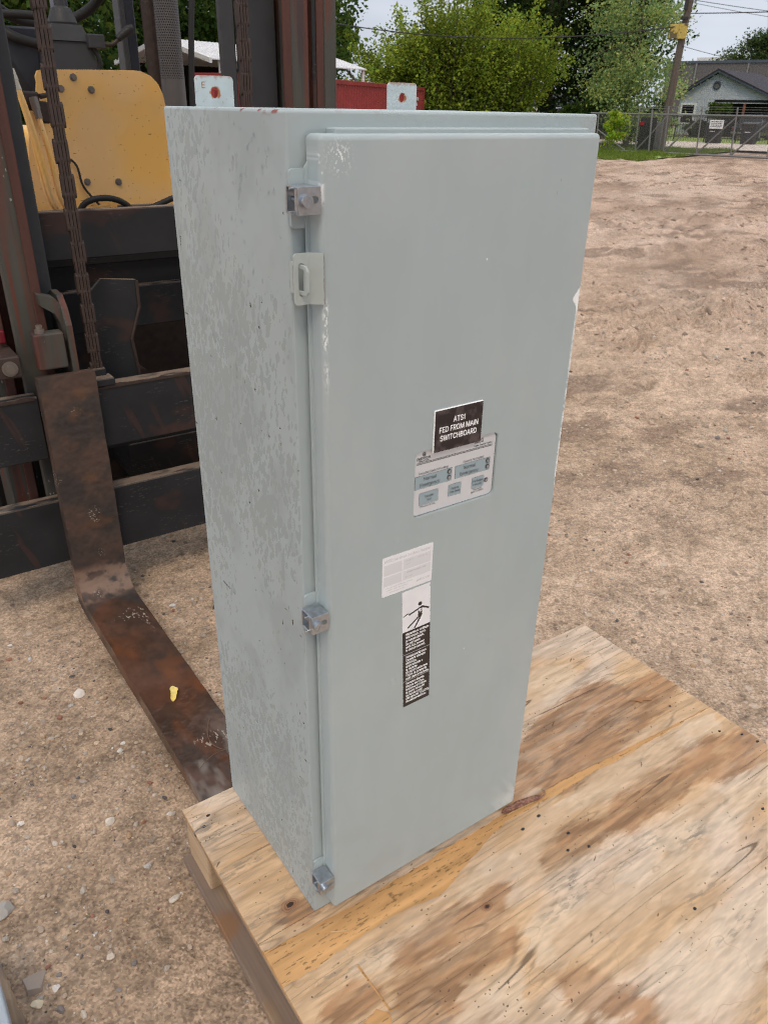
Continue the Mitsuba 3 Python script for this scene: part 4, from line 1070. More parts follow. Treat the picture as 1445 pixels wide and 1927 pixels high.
add(kb + '__lever', tube(smooth_path([(0.484, 2.10, 1.524), (0.505, 2.10, 1.522), (0.524, 2.10, 1.530), (0.540, 2.10, 1.545)], 14), 0.006, 10), 'chain_steel', True)
add(kb + '__knob', tube([(0.532, 2.10, 1.538), (0.540, 2.10, 1.545), (0.572, 2.10, 1.567), (0.584, 2.10, 1.571)], [0.0095, 0.011, 0.014, 0.011], 14), 'rubber', 40)
add(kb + '__wire', tube(smooth_path([(0.452, 2.105, 1.512), (0.462, 2.10, 1.490), (0.466, 2.10, 1.468), (0.456, 2.105, 1.447)], 14), 0.0075, 8), 'rubber', True)
add(F + '__seat_back', rbox((0.06, 2.62, 1.05), (0.30, 2.75, 1.72), 0.03, 16), 'blue_black', 40)
add(F + '__dash_side', cbox((0.16, 2.14, 1.36), (0.305, 2.17, 1.56), 0.006), 'blue_black')
add(F + '__dash_side', trimesh.convex.convex_hull(np.array([(0.16, 2.05, 1.36), (0.25, 2.05, 1.36), (0.16, 2.09, 1.36), (0.25, 2.09, 1.36), (0.17, 2.05, 1.465), (0.195, 2.05, 1.465), (0.17, 2.09, 1.465), (0.195, 2.09, 1.465)])), 'rubber')
# guard posts and roof frame
beam('guard_post', (0.700, 2.56, 1.02), (0.722, 2.63, 2.25), 'grey_plastic')
beam('guard_post', (0.722, 2.57, 1.02), (0.760, 2.62, 2.25), 'blue_black')
beam('guard_post', (0.02, 2.56, 1.02), (0.08, 2.63, 2.25), 'blue_black')
for x in (0.02, 0.70):
    beam('guard_post', (x, 3.42, 1.2), (x + 0.06, 3.49, 2.25), 'blue_black')
for k in range(9):
    beam('roof_bar', (0.02 + 0.0925 * k - (0.01 if k else 0), 2.50, 2.25), (0.045 + 0.0925 * k, 3.55, 2.29), 'blue_black')
n = 40
th = np.linspace(0, 2 * np.pi, n + 1)
zz = np.linspace(1.0, 2.2, 30)
A, B = np.meshgrid(th, zz, indexing='ij')
v = np.stack([0.818 + 0.043 * np.cos(A), 2.40 + 0.043 * np.sin(A), B], -1).reshape(-1, 3)
i, j = np.meshgrid(np.arange(n), np.arange(29), indexing='ij')
f = np.stack([i * 30 + j, (i + 1) * 30 + j, (i + 1) * 30 + j + 1, i * 30 + j + 1], -1).reshape(-1, 4)
f = np.vstack([f[:, [0, 1, 2]], f[:, [0, 2, 3]]])
k = add(F + '__exhaust_guard', trimesh.Trimesh(v, f, process=False), 'perforated_steel', True, )
scene[k] = mikit.ply((v, f), 'perforated_steel', True, uv=np.stack([A / (2 * np.pi), (B - 1.0) / (2 * np.pi * 0.043) / 2], -1).reshape(-1, 2))
lab(k, 'perforated exhaust guard tube')
add(F + '__exhaust_pipe', cyl((0.792, 2.50, 1.0), (0.792, 2.50, 2.3), 0.030, 24), 'chain_steel', 40)
add(F + '__handrail', tube(smooth_path([(0.835, 2.30, 1.0), (0.846, 2.30, 1.35), (0.866, 2.30, 1.6), (0.885, 2.30, 1.75), (0.91, 2.30, 2.1)], 20), 0.0105, 10), 'rubber', True)

# ================================================================== plants


def leaves(c, size, base, spread=0.3, flat=0.0, seed=1):
    """One diamond leaf per point, folded along its rib; returns (mesh, colours)."""
    g = np.random.default_rng(seed)
    n = len(c)
    size = np.broadcast_to(size, (n,)) * g.uniform(0.6, 1.35, n)
    d = g.normal(size=(n, 3)) * [1, 1, 0.7] + [0, 0, -0.25]
    d /= np.linalg.norm(d, axis=1, keepdims=True)
    s = np.cross(d, g.normal(size=(n, 3)) * (1 - flat) + np.array([0.01, 0.02, 1.0]) * 1.2)
    s = np.cross(d, np.cross(s, d))
    s /= np.linalg.norm(s, axis=1, keepdims=True)
    u = np.cross(d, s)
    L, Wd = size[:, None], size[:, None] * 0.33
    v = np.stack([c - d * L * 0.5, c + s * Wd + u * Wd * 0.35, c + d * L * 0.5, c - s * Wd + u * Wd * 0.35], 1).reshape(-1, 3)
    k = np.arange(n)[:, None] * 4
    f = np.vstack([k + [0, 1, 2], k + [0, 2, 3]])
    col = np.array(base)[None] * g.uniform(1 - spread, 1 + spread, (n, 1)) * (1 + 0.25 * g.normal(size=(n, 1)).clip(-1, 1) * [[1, 0.3, -0.4]])
    return trimesh.Trimesh(v, f, process=False), np.repeat(np.clip(col, 0.004, 0.6), 4, 0)


def crown_points(n, centre, rad, clumps, seed, hollow=0.35, tight=0.22):
    """Leaf positions in clumps spread through an uneven ellipsoid."""
    g = np.random.default_rng(seed)
    d = g.normal(size=(clumps, 3))
    d /= np.linalg.norm(d, axis=1, keepdims=True)
    rr = (hollow + (1 - hollow) * g.random(clumps) ** 0.6) * (0.72 + 0.56 * meshkit.fbm(d * 1.9 + seed, 3, seed))
    cc = np.array(centre) + d * rr[:, None] * rad
    w = g.uniform(0.4, 1.6, clumps)
    idx = g.choice(clumps, n, p=w / w.sum())
    off = np.clip(g.normal(size=(n, 3)), -1.9, 1.9) * np.array([1, 1, 0.65]) * (tight * np.mean(rad) * g.uniform(0.5, 1.3, clumps)[idx])[:, None]
    return cc[idx] + off, cc, idx


def tree(key, label, cat_, base, h, rad, n, size, col, seed, trunk_r=0.16, clumps=60, group=None, lift=None, tight=0.22, hollow=0.35, limbs=14, spread=0.32):
    base = np.array(base, float)
    centre = base + [0, 0, h - rad[2] if lift is None else lift]
    pts, cc, idx = crown_points(n, centre, np.array(rad, float), clumps, seed, hollow, tight)
    m, c = leaves(pts, size, col, spread, seed=seed + 1)
    top = centre + [0, 0, rad[2] * 0.5]
    g = np.random.default_rng(seed + 2)
    tone = g.uniform(0.62, 1.38, len(cc))[idx].repeat(4)[:, None] * np.array([1.0, 1.0, 1.0])
    c = np.clip(c * tone * np.where(tone > 1, [1.06, 1.0, 0.85], [0.95, 1.0, 1.0]), 0.004, 0.6)
    mid = (base + top) / 2 + np.r_[g.normal(0, 0.15, 2), 0]
    tp = smooth_path([base - [0, 0, 0.1], mid, top], 14)
    tr = [tube(tp, np.linspace(trunk_r, trunk_r * 0.2, 14), 10)]
    for i in range(min(limbs, len(cc))):
        q = cc[g.integers(len(cc))]
        a = tp[g.integers(4, 12)]
        tr.append(tube(smooth_path([a, (a + q) / 2 + [0, 0, 0.1 * rad[2]], q], 7), np.linspace(trunk_r * 0.38, trunk_r * 0.07, 7), 6))
    k = lab(add(key, cat(tr), 'bark', True), label, cat_, group) if False else key
    n0 = 0
    while k in labels:
        n0 += 1
        k = f'{key}_{n0:03d}'
    lab(k, label, cat_, group)
    add(k + '__trunk', cat(tr), 'bark', True)
    add(k + '__crown', m, 'leaf', False, color=c)
    return k


def polar(az, r):
    """A spot at a compass bearing and distance from the photographer's feet."""
    a = math.radians(az)
    return np.array([-0.408 + r * math.sin(a), -0.766 + r * math.cos(a), 0.0])


DARK, MIDG, LIGHT = (0.045, 0.080, 0.022), (0.085, 0.140, 0.035), (0.105, 0.165, 0.035)
WOOD = 'trees of the wood behind the forklift'
for k, (az, r, h, rx, n, c, l) in enumerate([
        (9.5, 24, 7.5, 3.2, 15000, MIDG, 'leafy tree with bright leaves seen past the top of the left mast rail'), (13.5, 27, 9, 2.5, 13000, DARK, 'dark tree seen through the steering wheel'),
        (18.8, 41, 11, 4.4, 15000, DARK, 'dark tree behind the yellow forklift plate'), (23.0, 44, 12, 5.5, 15000, MIDG, 'tree rising behind the ridge of the carport'),
        (26.8, 46, 11.5, 3.9, 11000, MIDG, 'green tree seen between the dark plate and the far mast rail')]):
    tree('tree', l, 'tree', polar(az, r), h, (rx, rx, h * 0.46), int(n * 1.5), 0.18 if r < 30 else 0.26, c, 100 + k, 0.2, 70, WOOD)
UND = [polar(a, 23 + 2 * math.sin(a * 3)) + [0, 0, 0.9 + 0.3 * math.sin(a * 5)] for a in np.linspace(3, 17, 30)]
g = np.random.default_rng(55)
up = np.vstack([u + g.normal(size=(420, 3)) * [0.7, 0.7, 0.7] for u in UND])
m, c = leaves(up[up[:, 2] > 0.03], 0.16, DARK, 0.4, seed=9)
lab(add('undergrowth', m, 'leaf', False, color=c), 'dense dark undergrowth behind the forklift', 'undergrowth', kind='stuff')

# big bright bush behind the container's end: many shoots
bc = polar(38.9, 38.0)
g = np.random.default_rng(21)
side_v = np.array([math.cos(math.radians(39.3)), -math.sin(math.radians(39.3)), 0])
deep_v = np.array([math.sin(math.radians(39.3)), math.cos(math.radians(39.3)), 0])
sh, lp = [], []
for k in range(210):
    u, w = g.uniform(-1, 1), g.uniform(-1, 1)
    root = bc + side_v * (u * 2.4 + 0.3) + deep_v * w * 1.6
    hgt = np.interp(u, [-1, -0.6, -0.2, 0.4, 0.8, 1], [3.2, 4.7, 5.9, 5.1, 4.3, 3.3]) * g.uniform(0.55, 1.12)
    tip = root + side_v * (u * (2.3 if u < 0 else 1.7) + g.normal(0, 0.4)) + deep_v * (w * 1.4) + [0, 0, hgt]
    p = smooth_path([root, root * 0.5 + tip * 0.5 + side_v * u * -0.3 + [0, 0, 0.4], tip], 14)
    sh.append(tube(p[:12], np.linspace(0.03, 0.008, 12), 5))
    m_ = int(190 + 150 * g.random())
    t = g.uniform(0.16, 1.0, m_)
    q = np.stack([np.interp(t, np.linspace(0, 1, 14), p[:, a]) for a in range(3)], -1)
    lp.append(q + g.normal(size=(m_, 3)) * (0.10 + 0.34 * (1 - t))[:, None])
for k in range(46):
    u = g.uniform(-0.72, 0.95)
    q = bc + side_v * u * 3.6 + deep_v * g.uniform(-2.2, 1.3) + [0, 0, g.uniform(0.6, 4.6) * (1 - 0.35 * abs(u))]
    lp.append(q + g.normal(size=(420, 3)) * [0.40, 0.40, 0.28])
tone = np.concatenate([np.full(len(q), g.uniform(0.55, 1.4)) for q in lp])
lp = np.vstack(lp)
tone, lp = tone[lp[:, 2] > 0.05], lp[lp[:, 2] > 0.05]
m, c = leaves(lp, 0.132, (0.265, 0.340, 0.050), 0.33, seed=22)
c = np.clip(c * tone.repeat(4)[:, None], 0.004, 0.6)
lab('bush', 'large bright green bush of upright shoots behind the end of the red container', 'bush')
add('bush__stems', cat(sh), 'bark', True)
add('bush__crown', m, 'leaf', False, color=c)

tree('oak_tree', 'very dark tall tree between the bright bush and the paler tree', 'tree', polar(45.0, 47), 13.5, (5.2, 4.6, 6.6), 38000, 0.22, (0.030, 0.052, 0.019), 201, 0.35, 120, lift=5.7, tight=0.17)
tree('oak_tree', 'dark tree left of the paler tree above the dark roofed house', 'tree', polar(48.6, 45), 12.5, (2.4, 2.4, 5.6), 15000, 0.19, (0.037, 0.063, 0.021), 207, 0.3, 100, lift=6.6, tight=0.12)
tree('shade_tree', 'paler airy green tree behind the leaning utility pole', 'tree', polar(50.3, 36.0), 8.4, (1.75, 1.8, 3.8), 19000, 0.112, (0.33, 0.43, 0.18), 211, 0.13, 80, lift=3.9, tight=0.2)
tree('sapling', 'bright lime green sapling in front of the gate', 'sapling', O3 + E1 * -0.12 + E2 * -1.2, 1.35, (0.36, 0.36, 0.52), 1500, 0.085, (0.33, 0.47, 0.05), 221, 0.022, 22, lift=0.80, tight=0.25, limbs=8)
tree('shade_tree', 'round tree on the skyline above the long grey warehouse', 'tree', O3 + E1 * -15.8 + E2 * 72, 9.3, (3.0, 3.0, 2.5), 15000, 0.26, (0.10, 0.14, 0.055), 231, 0.3, 40, lift=6.6)
tree('shade_tree', 'small far tree beside the carport roof end', 'tree', polar(31.3, 60), 6.8, (1.4, 1.4, 2.6), 3000, 0.3, MIDG, 233, 0.15, 24, lift=4.6)
tree('hedge_bush', 'green bushes at the foot of the dark roofed house', 'bush', polar(47.6, 37.5), 1.7, (1.5, 1.0, 0.8), 5000, 0.13, (0.08, 0.13, 0.03), 241, 0.05, 30)
tree('hedge_bush', 'green bush under the paler tree beside the pole', 'bush', polar(51.3, 37.5), 1.75, (0.9, 0.9, 0.85), 4000, 0.13, (0.06, 0.11, 0.03), 243, 0.05, 30)

# ================================================================== container, carport, trailer
cs, ce = np.array([11.6, 23.0, 0]) * 0.81, np.array([25.7, 33.4, 0]) * 0.81
cd = (ce - cs) / np.linalg.norm(ce - cs)
cn = np.array([cd[1], -cd[0], 0])


def along(m, o, d, nrm):
    """Local (a along d, b towards the viewer's side nrm, z) to the world."""
    v = np.array(m.vertices)
    return trimesh.Trimesh(np.asarray(o) + v[:, :1] * d + v[:, 1:2] * nrm + v[:, 2:] * [0, 0, 1], np.array(m.faces), process=False)


LC, HC = 13.6, 2.02
KC = 'shipping_container'
lab(KC, 'long dark red corrugated shipping container behind the forklift', 'shipping container')
xs, zs_, a = [], [], 0.0
while a < LC - 0.1:
    xs += [a, a + 0.055, a + 0.085, a + 0.14]
    zs_ += [0, 0, 0.03, 0.03]
    a += 0.225
    xs[-1:] = [a - 0.085]
xs.append(LC)
zs_.append(0)
pro = Polygon(np.vstack([np.c_[xs, zs_], [(LC, -0.05), (0, -0.05)]]))
add(KC + '__side_wall', along(extr(pro, HC - 0.22, 'z', 0.12), cs, cd, cn), 'container_red')
for z0, z1 in ((0.02, 0.14), (HC - 0.12, HC)):
    add(KC + '__rail', along(cbox((-0.02, -0.06, z0), (LC + 0.02, 0.05, z1), 0.01), cs, cd, cn), 'container_red')
for a in (0, LC - 0.12):
    add(KC + '__corner_post', along(cbox((a, -0.05, 0.02), (a + 0.12, 0.055, HC), 0.01), cs, cd, cn), 'container_red')
add(KC + '__roof', along(cbox((0, -2.0, HC - 0.08), (LC, -0.05, HC - 0.01), 0.01), cs, cd, cn), 'container_red')
add(KC + '__end_wall', along(cbox((LC - 0.05, -2.0, 0.1), (LC, -0.05, HC - 0.05), 0.01), cs, cd, cn), 'container_red')
add(KC + '__end_wall', along(cbox((0, -2.0, 0.1), (0.05, -0.05, HC - 0.05), 0.01), cs, cd, cn), 'container_red')
add(KC + '__marking', along(cat([cbox((12.5 + 0.13 * i, 0.031, z), (12.59 + 0.13 * i, 0.034, z + 0.11), 0.001) for i, z in ((0, 1.56), (1, 1.56), (2, 1.56), (0, 1.38), (1, 1.38))]), cs, cd, cn), 'white_roof')

# carport: two roof slopes on white posts, dark inside
po, pd = polar(22.7, 28.0), None
p1 = polar(32.8, 33.5)
pd = (p1 - po) / np.linalg.norm(p1 - po)
pn = np.array([pd[1], -pd[0], 0])
PLN = float(np.linalg.norm(p1 - po))
KP = 'carport'
lab(KP, 'white metal carport with open dark inside behind the red container', 'carport')


def slope(b0, z0, b1, z1, a0, a1, t=0.04):
    q = Polygon([(b0, z0), (b1, z1), (b1, z1 - t), (b0, z0 - t)])
    v = np.array(extr(q, a1 - a0, 'x', a0).vertices)
    return along(trimesh.Trimesh(v, extr(q, a1 - a0, 'x', a0).faces, process=False), po, pd, pn)


RZ, EZ = 3.15, 2.55
add(KP + '__roof', slope(-1.9, RZ, 0.45, EZ, 0.2, PLN, 0.03), 'white_roof')
add(KP + '__roof', slope(-1.9, RZ, -4.3, EZ, 0.2, PLN, 0.03), 'white_roof')
add(KP + '__fascia', slope(-1.9, RZ + 0.02, 0.47, EZ + 0.02, 0.12, 0.22, 0.14), 'white_metal')
add(KP + '__fascia', slope(-1.9, RZ + 0.02, -4.32, EZ + 0.02, 0.12, 0.22, 0.14), 'white_metal')
for k in range(46):
    a = 0.3 + k * (PLN - 0.5) / 45
    add(KP + '__roof_rib', slope(-1.9, RZ + 0.012, 0.45, EZ + 0.012, a, a + 0.03, 0.014), 'white_metal')
for a in (0.6, PLN * 0.35, PLN * 0.68, PLN - 0.15):
    for b in (0.35, -4.2):
        add(KP + '__post', along(cbox((a, b - 0.06, 0), (a + 0.10, b + 0.04, EZ), 0.01), po, pd, pn), 'white_metal')
    add(KP + '__brace', along(tube([(a + 0.05, 0.3, EZ - 0.62), (a - 0.35 if a > 5 else a + 0.45, -0.1, EZ - 0.04)], 0.045, 6), po, pd, pn), 'galvanised')
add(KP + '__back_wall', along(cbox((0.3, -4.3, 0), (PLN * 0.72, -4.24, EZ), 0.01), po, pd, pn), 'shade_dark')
lab(add('white_shed', along(cat([cbox((PLN * 0.83, -7.0 - 0.02 * (k % 2), 0.2 * k), (PLN + 0.7, -6.0, 0.2 * k + 0.2), 0.004) for k in range(11)]), po, pd, pn), 'white_metal'), 'low white shed seen under the end of the carport roof', 'shed')

KT = 'red_trailer'
to = polar(22.3, 20.0)
ta = np.array([math.cos(math.radians(24)), -math.sin(math.radians(24)), 0])
tn = np.array([-math.sin(math.radians(24)), -math.cos(math.radians(24)), 0])
lab(KT, 'red trailer with a slatted rail and white panel parked by the carport', 'trailer')
add(KT + '__body', along(cbox((0, -1.2, 0.3), (3.0, 0, 1.45), 0.02), to, ta, tn), 'container_red')
add(KT + '__panel', along(cbox((0.02, 0.0, 1.33), (0.38, 0.015, 1.60), 0.004), to, ta, tn), 'white_metal')
add(KT + '__rail', along(cat(cbox((0, -0.02, 1.72), (3.0, 0.03, 1.78), 0.005), cbox((0, -0.02, 1.60), (3.0, 0.03, 1.64), 0.005), *[cbox((0.1 + 0.16 * k, -0.01, 1.45), (0.16 + 0.16 * k, 0.02, 1.74), 0.004) for k in range(18)]), to, ta, tn), 'container_red')
add(KT + '__lamp', along(cbox((0.04, 0.0, 1.14), (0.15, 0.02, 1.30), 0.004), to, ta, tn), 'sign_yellow')
add(KT + '__wheel', along(cat(*[tube([(x, 0.02, 0.3), (x, -0.2, 0.3)], 0.29, 24) for x in (1.1, 1.8)]), to, ta, tn), 'rubber', 30)

# ================================================================== street side
G = 'gate'
lab(G, 'long galvanised chain link gate of braced tubes at the road', 'gate')


def stube(pts, r, sides=8):
    return street(tube(pts, r, sides))


GP = [-1.25, 0.25, 1.28, 2.43, 3.58, 4.75, 5.9]
add(G + '__top_rail', stube([(-1.6, 0, 1.255), (6.2, 0, 1.275)], 0.026), 'galvanised', 40)
add(G + '__bottom_rail', stube([(-0.6, 0, 0.055), (6.2, 0, 0.055)], 0.036), 'galvanised', 40)
for k, s in enumerate(GP):
    add(G + '__upright', stube([(s + 0.03, 0, 0.05), (s - 0.04, 0, 1.52 if k else 1.27)], 0.026), 'galvanised', 40)
    if k + 1 < len(GP) and k:
        add(G + '__brace', stube([(s + 0.04, 0.01, 0.08), (GP[k + 1] - 0.03, 0.01, 1.22)], 0.026), 'galvanised', 40)
add(G + '__brace', stube([(-0.10, 0.01, 0.07), (-1.25, 0.01, 0.72)], 0.026), 'galvanised', 40)
add(G + '__upright', stube([(0.80, -0.05, 0.0), (0.70, -0.05, 1.40)], 0.034), 'galvanised', 40)
ms, hgt = [], 1.19
for k in range(-20, 170):
    s = -0.55 + 0.046 * k
    for d in (-1, 1):
        a, b = (s, s + d * hgt)
        z0, z1 = 0.06, 0.06 + hgt
        lo, hi = -1.5, 6.0
        if a < lo or a > hi:
            continue
        if b > hi:
            z1, b = z0 + (hi - a), hi
        if b < lo:
            z1, b = z0 + (a - lo), lo
        ms.append(tube([(a, 0.012 * d, z0), (b, 0.012 * d, z1)], 0.0030, 3, False))
add(G + '__wire_mesh', street(cat(ms)), 'galvanised')
lab(G + '__wire_mesh', kind='stuff')
for z in (1.36, 1.44, 1.51):
    add(G + '__barbed_wire', stube([(0.2, 0, z), (6.2, 0, z + 0.01)], 0.005, 5), 'galvanised')
k = add(G + '__sign_board', street(cbox((2.75, -0.06, 0.865), (3.20, -0.045, 1.13), 0.004)), 'trim_white')
lab(k, 'white notice board with dark lettering')


small = []
for z in (1.065, 1.015, 0.965, 0.915):
    x = 2.79
    while x < 3.14:
        w = float(rng.uniform(0.015, 0.06))
        small.append(cbox((x, -0.0625, z), (min(x + w, 3.155), -0.0595, z + 0.026), 0.0005))
        x += w + 0.012
add(k + '__small_print', street(cat(small)), 'dark_print')
lab(k + '__small_print', kind='stuff')
add(G + '__tag', street(cbox((0.33, -0.05, 0.90), (0.48, -0.04, 1.02), 0.003)), 'car_red')
lab(add('privacy_panel', street(cbox((0.18, 0.35, 0.05), (0.78, 0.38, 1.16), 0.01)), 'shade_dark'), 'dark mesh screen standing behind the gate left of the utility pole', 'screen')

U = 'utility_pole'
lab(U, 'leaning brown wooden utility pole with a yellow board', 'utility pole')
add(U + '__shaft', street(tube([(0.82, 1.0, -0.1), (0.89, 1.0, 1.84), (0.955, 1.0, 3.8), (1.06, 1.0, 5.2), (1.14, 1.0, 7.5)], [0.155, 0.135, 0.118, 0.105, 0.09], 16)), 'pole_wood', 40)
k = add(U + '__board', street(cat(cbox((0.54, 0.80, 3.58), (0.86, 0.83, 4.0), 0.01), cbox((0.865, 0.79, 3.56), (1.15, 0.82, 4.01), 0.01))), 'sign_yellow')
lab(k, 'weathered yellow board')
add(U + '__bracket', street(cat(tube([(0.58, 0.85, 3.5), (1.24, 0.85, 3.78)], 0.02, 6), cbox((0.86, 0.78, 4.12), (1.12, 0.84, 4.2), 0.01), cbox((0.92, 0.78, 4.4), (1.02, 0.86, 4.7), 0.01))), 'wire_black')
add(U + '__base_sleeve', street(cbox((0.60, 0.78, 0.0), (0.86, 0.86, 1.02), 0.01)), 'galvanised')


def wire(a, b, sag, r, label, n=20):
    t = np.linspace(0, 1, n)
    p = np.outer(1 - t, a) + np.outer(t, b)
    p[:, 2] -= sag * 4 * t * (1 - t)
    lab(add('overhead_wire', stube(p, r, 5), 'wire_black'), label, 'wire')


wire((1.15, 0.9, 4.30), (14, 4, 4.9), 0.20, 0.016, 'thick overhead wire running right from the pole above its yellow board')
wire((1.15, 0.9, 4.72), (14, 6, 5.5), 0.15, 0.013, 'uppermost overhead wire running right from the pole')
wire((1.15, 0.9, 4.68), (9, 12, 4.35), 0.15, 0.010, 'overhead wire from the pole top falling to the right edge')
wire((1.15, 0.9, 4.60), (10, 16, 4.2), 0.25, 0.008, 'thin overhead wire under the falling one, right of the pole')
wire((1.2, 5, 6.3), (3.7, 20, 4.6), 0.5, 0.020, 'black drop cable curving down to the house')
wire((0.9, 0.9, 3.95), (-12, -5, 4.35), 0.55, 0.020, 'overhead cable running left from the pole across the dark trees')
wire((1.05, 0.9, 3.35), (4, 10, 2.75), 0.1, 0.009, 'thin service wire from the pole to the warehouse side')

# house across the street
HH = 'house'
lab(HH, 'pale grey clapboard house with dark gable roof behind the gate', 'house')
TH, s0, s1, sa, ez, az_ = 22.0, -6.0, -0.75, -4.0, 2.30, 3.40
for k in range(17):
    z0 = 0.02 + 0.20 * k
    z1 = z0 + 0.21
    def span(z):
        f = max(0.0, (z - 2.20) / (az_ - 2.14))
        return s0 + (sa - s0) * f, s1 + (sa - s1) * f
    a, b = span(z1)
    if b - a < 0.1:
        continue
    if 0 < z1 < 1.92:
        b = -3.98
    add(HH + '__board', street(trimesh.convex.convex_hull(np.array([(x, t, z) for x, (t, z) in [(x, q) for x in (a, b) for q in ((TH - 0.012, z0), (TH - 0.004, z1), (TH + 0.02, z0), (TH + 0.02, z1))]]))), 'siding_grey')
add(HH + '__gable_wall', street(extr(Polygon([(s0, 0), (s0, 2.2), (sa, az_ - 0.05), (s1, 2.2), (s1, 1.93), (-3.98, 1.93), (-3.98, 0)]), 0.1, 'y', TH + 0.021)), 'siding_grey')
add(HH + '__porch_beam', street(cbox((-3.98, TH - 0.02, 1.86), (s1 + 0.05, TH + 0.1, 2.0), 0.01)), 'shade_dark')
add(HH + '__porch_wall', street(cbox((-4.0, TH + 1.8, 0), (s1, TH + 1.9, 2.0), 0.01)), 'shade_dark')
add(HH + '__porch_post', street(cbox((-2.35, TH, 0.0), (-2.23, TH + 0.1, 1.9), 0.01)), 'terracotta')
for side_ in (-1, 1):
    e = (s0 - 0.42, 2.06) if side_ < 0 else (s1 + 0.45, 1.98)
    q = Polygon([(sa, az_ + 0.10), e, (e[0], e[1] - 0.12), (sa, az_ - 0.03)])
    k = add(HH + '__roof', street(extr(Polygon([(sa, az_ + 0.16), (e[0], e[1] + 0.05), (e[0], e[1] - 0.0), (sa, az_ + 0.09)]), 9.0, 'y', TH - 0.32)), 'dark_roof')
    add(HH + '__bargeboard', street(extr(q, 0.06, 'y', TH - 0.30)), 'trim_blue')
w = add(HH + '__window', street(cat(extr(sbox(-5.89, 0.70, -4.97, 1.80).difference(sbox(-5.78, 0.78, -5.08, 1.70)), 0.06, 'y', TH - 0.07), cbox((-5.79, TH - 0.055, 1.20), (-5.07, TH - 0.02, 1.27), 0.004))), 'trim_white')
add(w + '__pane', street(cbox((-5.78, TH - 0.035, 0.78), (-5.08, TH - 0.029, 1.20), 0.001)), 'dark_glass')
add(w + '__pane', street(cbox((-5.78, TH - 0.035, 1.27), (-5.08, TH - 0.029, 1.70), 0.001)), 'dark_glass')
ring = trimesh.creation.torus(0.17, 0.05, major_sections=24, minor_sections=8)
ring.apply_transform(trimesh.transformations.rotation_matrix(math.pi / 2, [1, 0, 0]))
ring.apply_translation([-4.0, TH - 0.04, 2.72])
v_ = add(HH + '__gable_vent', street(ring), 'trim_blue', True)
add(v_ + '__louvre', street(cyl((-4.0, TH - 0.03, 2.72), (-4.0, TH + 0.02, 2.72), 0.15, 20)), 'galvanised')
add(HH + '__chimney', street(cbox((0.0, TH + 2.2, 2.4), (0.35, TH + 2.5, 3.15), 0.01)), 'trim_white')
add(HH + '__foundation', street(cbox((s0, TH - 0.03, 0.0), (-3.98, TH + 0.05, 0.14), 0.01)), 'terracotta')

# the other house, mostly hidden by trees
H2 = 'house_001'
lab(H2, 'low dark roofed house with a broken white gable under the trees', 'house')
h2 = lambda m: street(trimesh.Trimesh(np.array(m.vertices) + [-12.2, 20, 0], m.faces, process=False))
add(H2 + '__wall', h2(cbox((-2.2, 0.3, 0), (4.4, 0.5, 1.4), 0.01)), 'siding_grey')
add(H2 + '__roof', h2(trimesh.convex.convex_hull(np.array([(x, t, z) for x in (-3.4, 2.9) for t, z in ((-0.1, 1.45), (4, 2.5), (4, 2.45))]))), 'dark_roof')
add(H2 + '__gable', h2(cat(tube([(2.6, -0.05, 1.50), (3.6, -0.05, 2.20), (4.6, -0.05, 1.45)], 0.06, 6), *[tube([(2.75 + 0.22 * k, -0.04, 1.5), (2.75 + 0.22 * k, -0.04, 1.55 + 0.55 * (1 - abs(k - 4) / 4.5))], 0.03, 4) for k in range(9)], cbox((2.6, -0.06, 1.42), (4.6, -0.0, 1.52), 0.01))), 'trim_white')
add(H2 + '__wall_boards', h2(cat([cbox((2.6, 0.0, 0.14 * k), (4.6, 0.06 + 0.02 * (k % 2), 0.14 * k + 0.14), 0.004) for k in range(10)])), 'terracotta')
# boat with a white deck, red car, table
bo = street(trimesh.convex.convex_hull(np.array([(x, t, z) for x, t, z in [(-9.6, 12.6, 1.40), (-6.8, 12.6, 1.36), (-6.3, 13.2, 1.36), (-9.7, 13.8, 1.40), (-9.5, 12.7, 1.30), (-6.9, 12.7, 1.26), (-9.4, 13.7, 1.30), (-9.1, 13.0, 0.7), (-7.2, 13.0, 0.7)]])))
lab('white_boat', 'white boat hull on a trailer beyond the bright sapling', 'boat')
add('white_boat__hull', bo, 'white_metal', 30)
add('white_boat__trailer', street(cat(cbox((-9.4, 12.9, 0.35), (-6.4, 13.4, 0.45), 0.01), *[tube([(x, 12.75, 0.24), (x, 12.9, 0.24)], 0.23, 16) for x in (-8.6, -8.0)], cbox((-8.9, 12.95, 0.4), (-8.7, 13.2, 0.75), 0.01), cbox((-7.6, 12.95, 0.4), (-7.4, 13.2, 0.75), 0.01))), 'rubber')


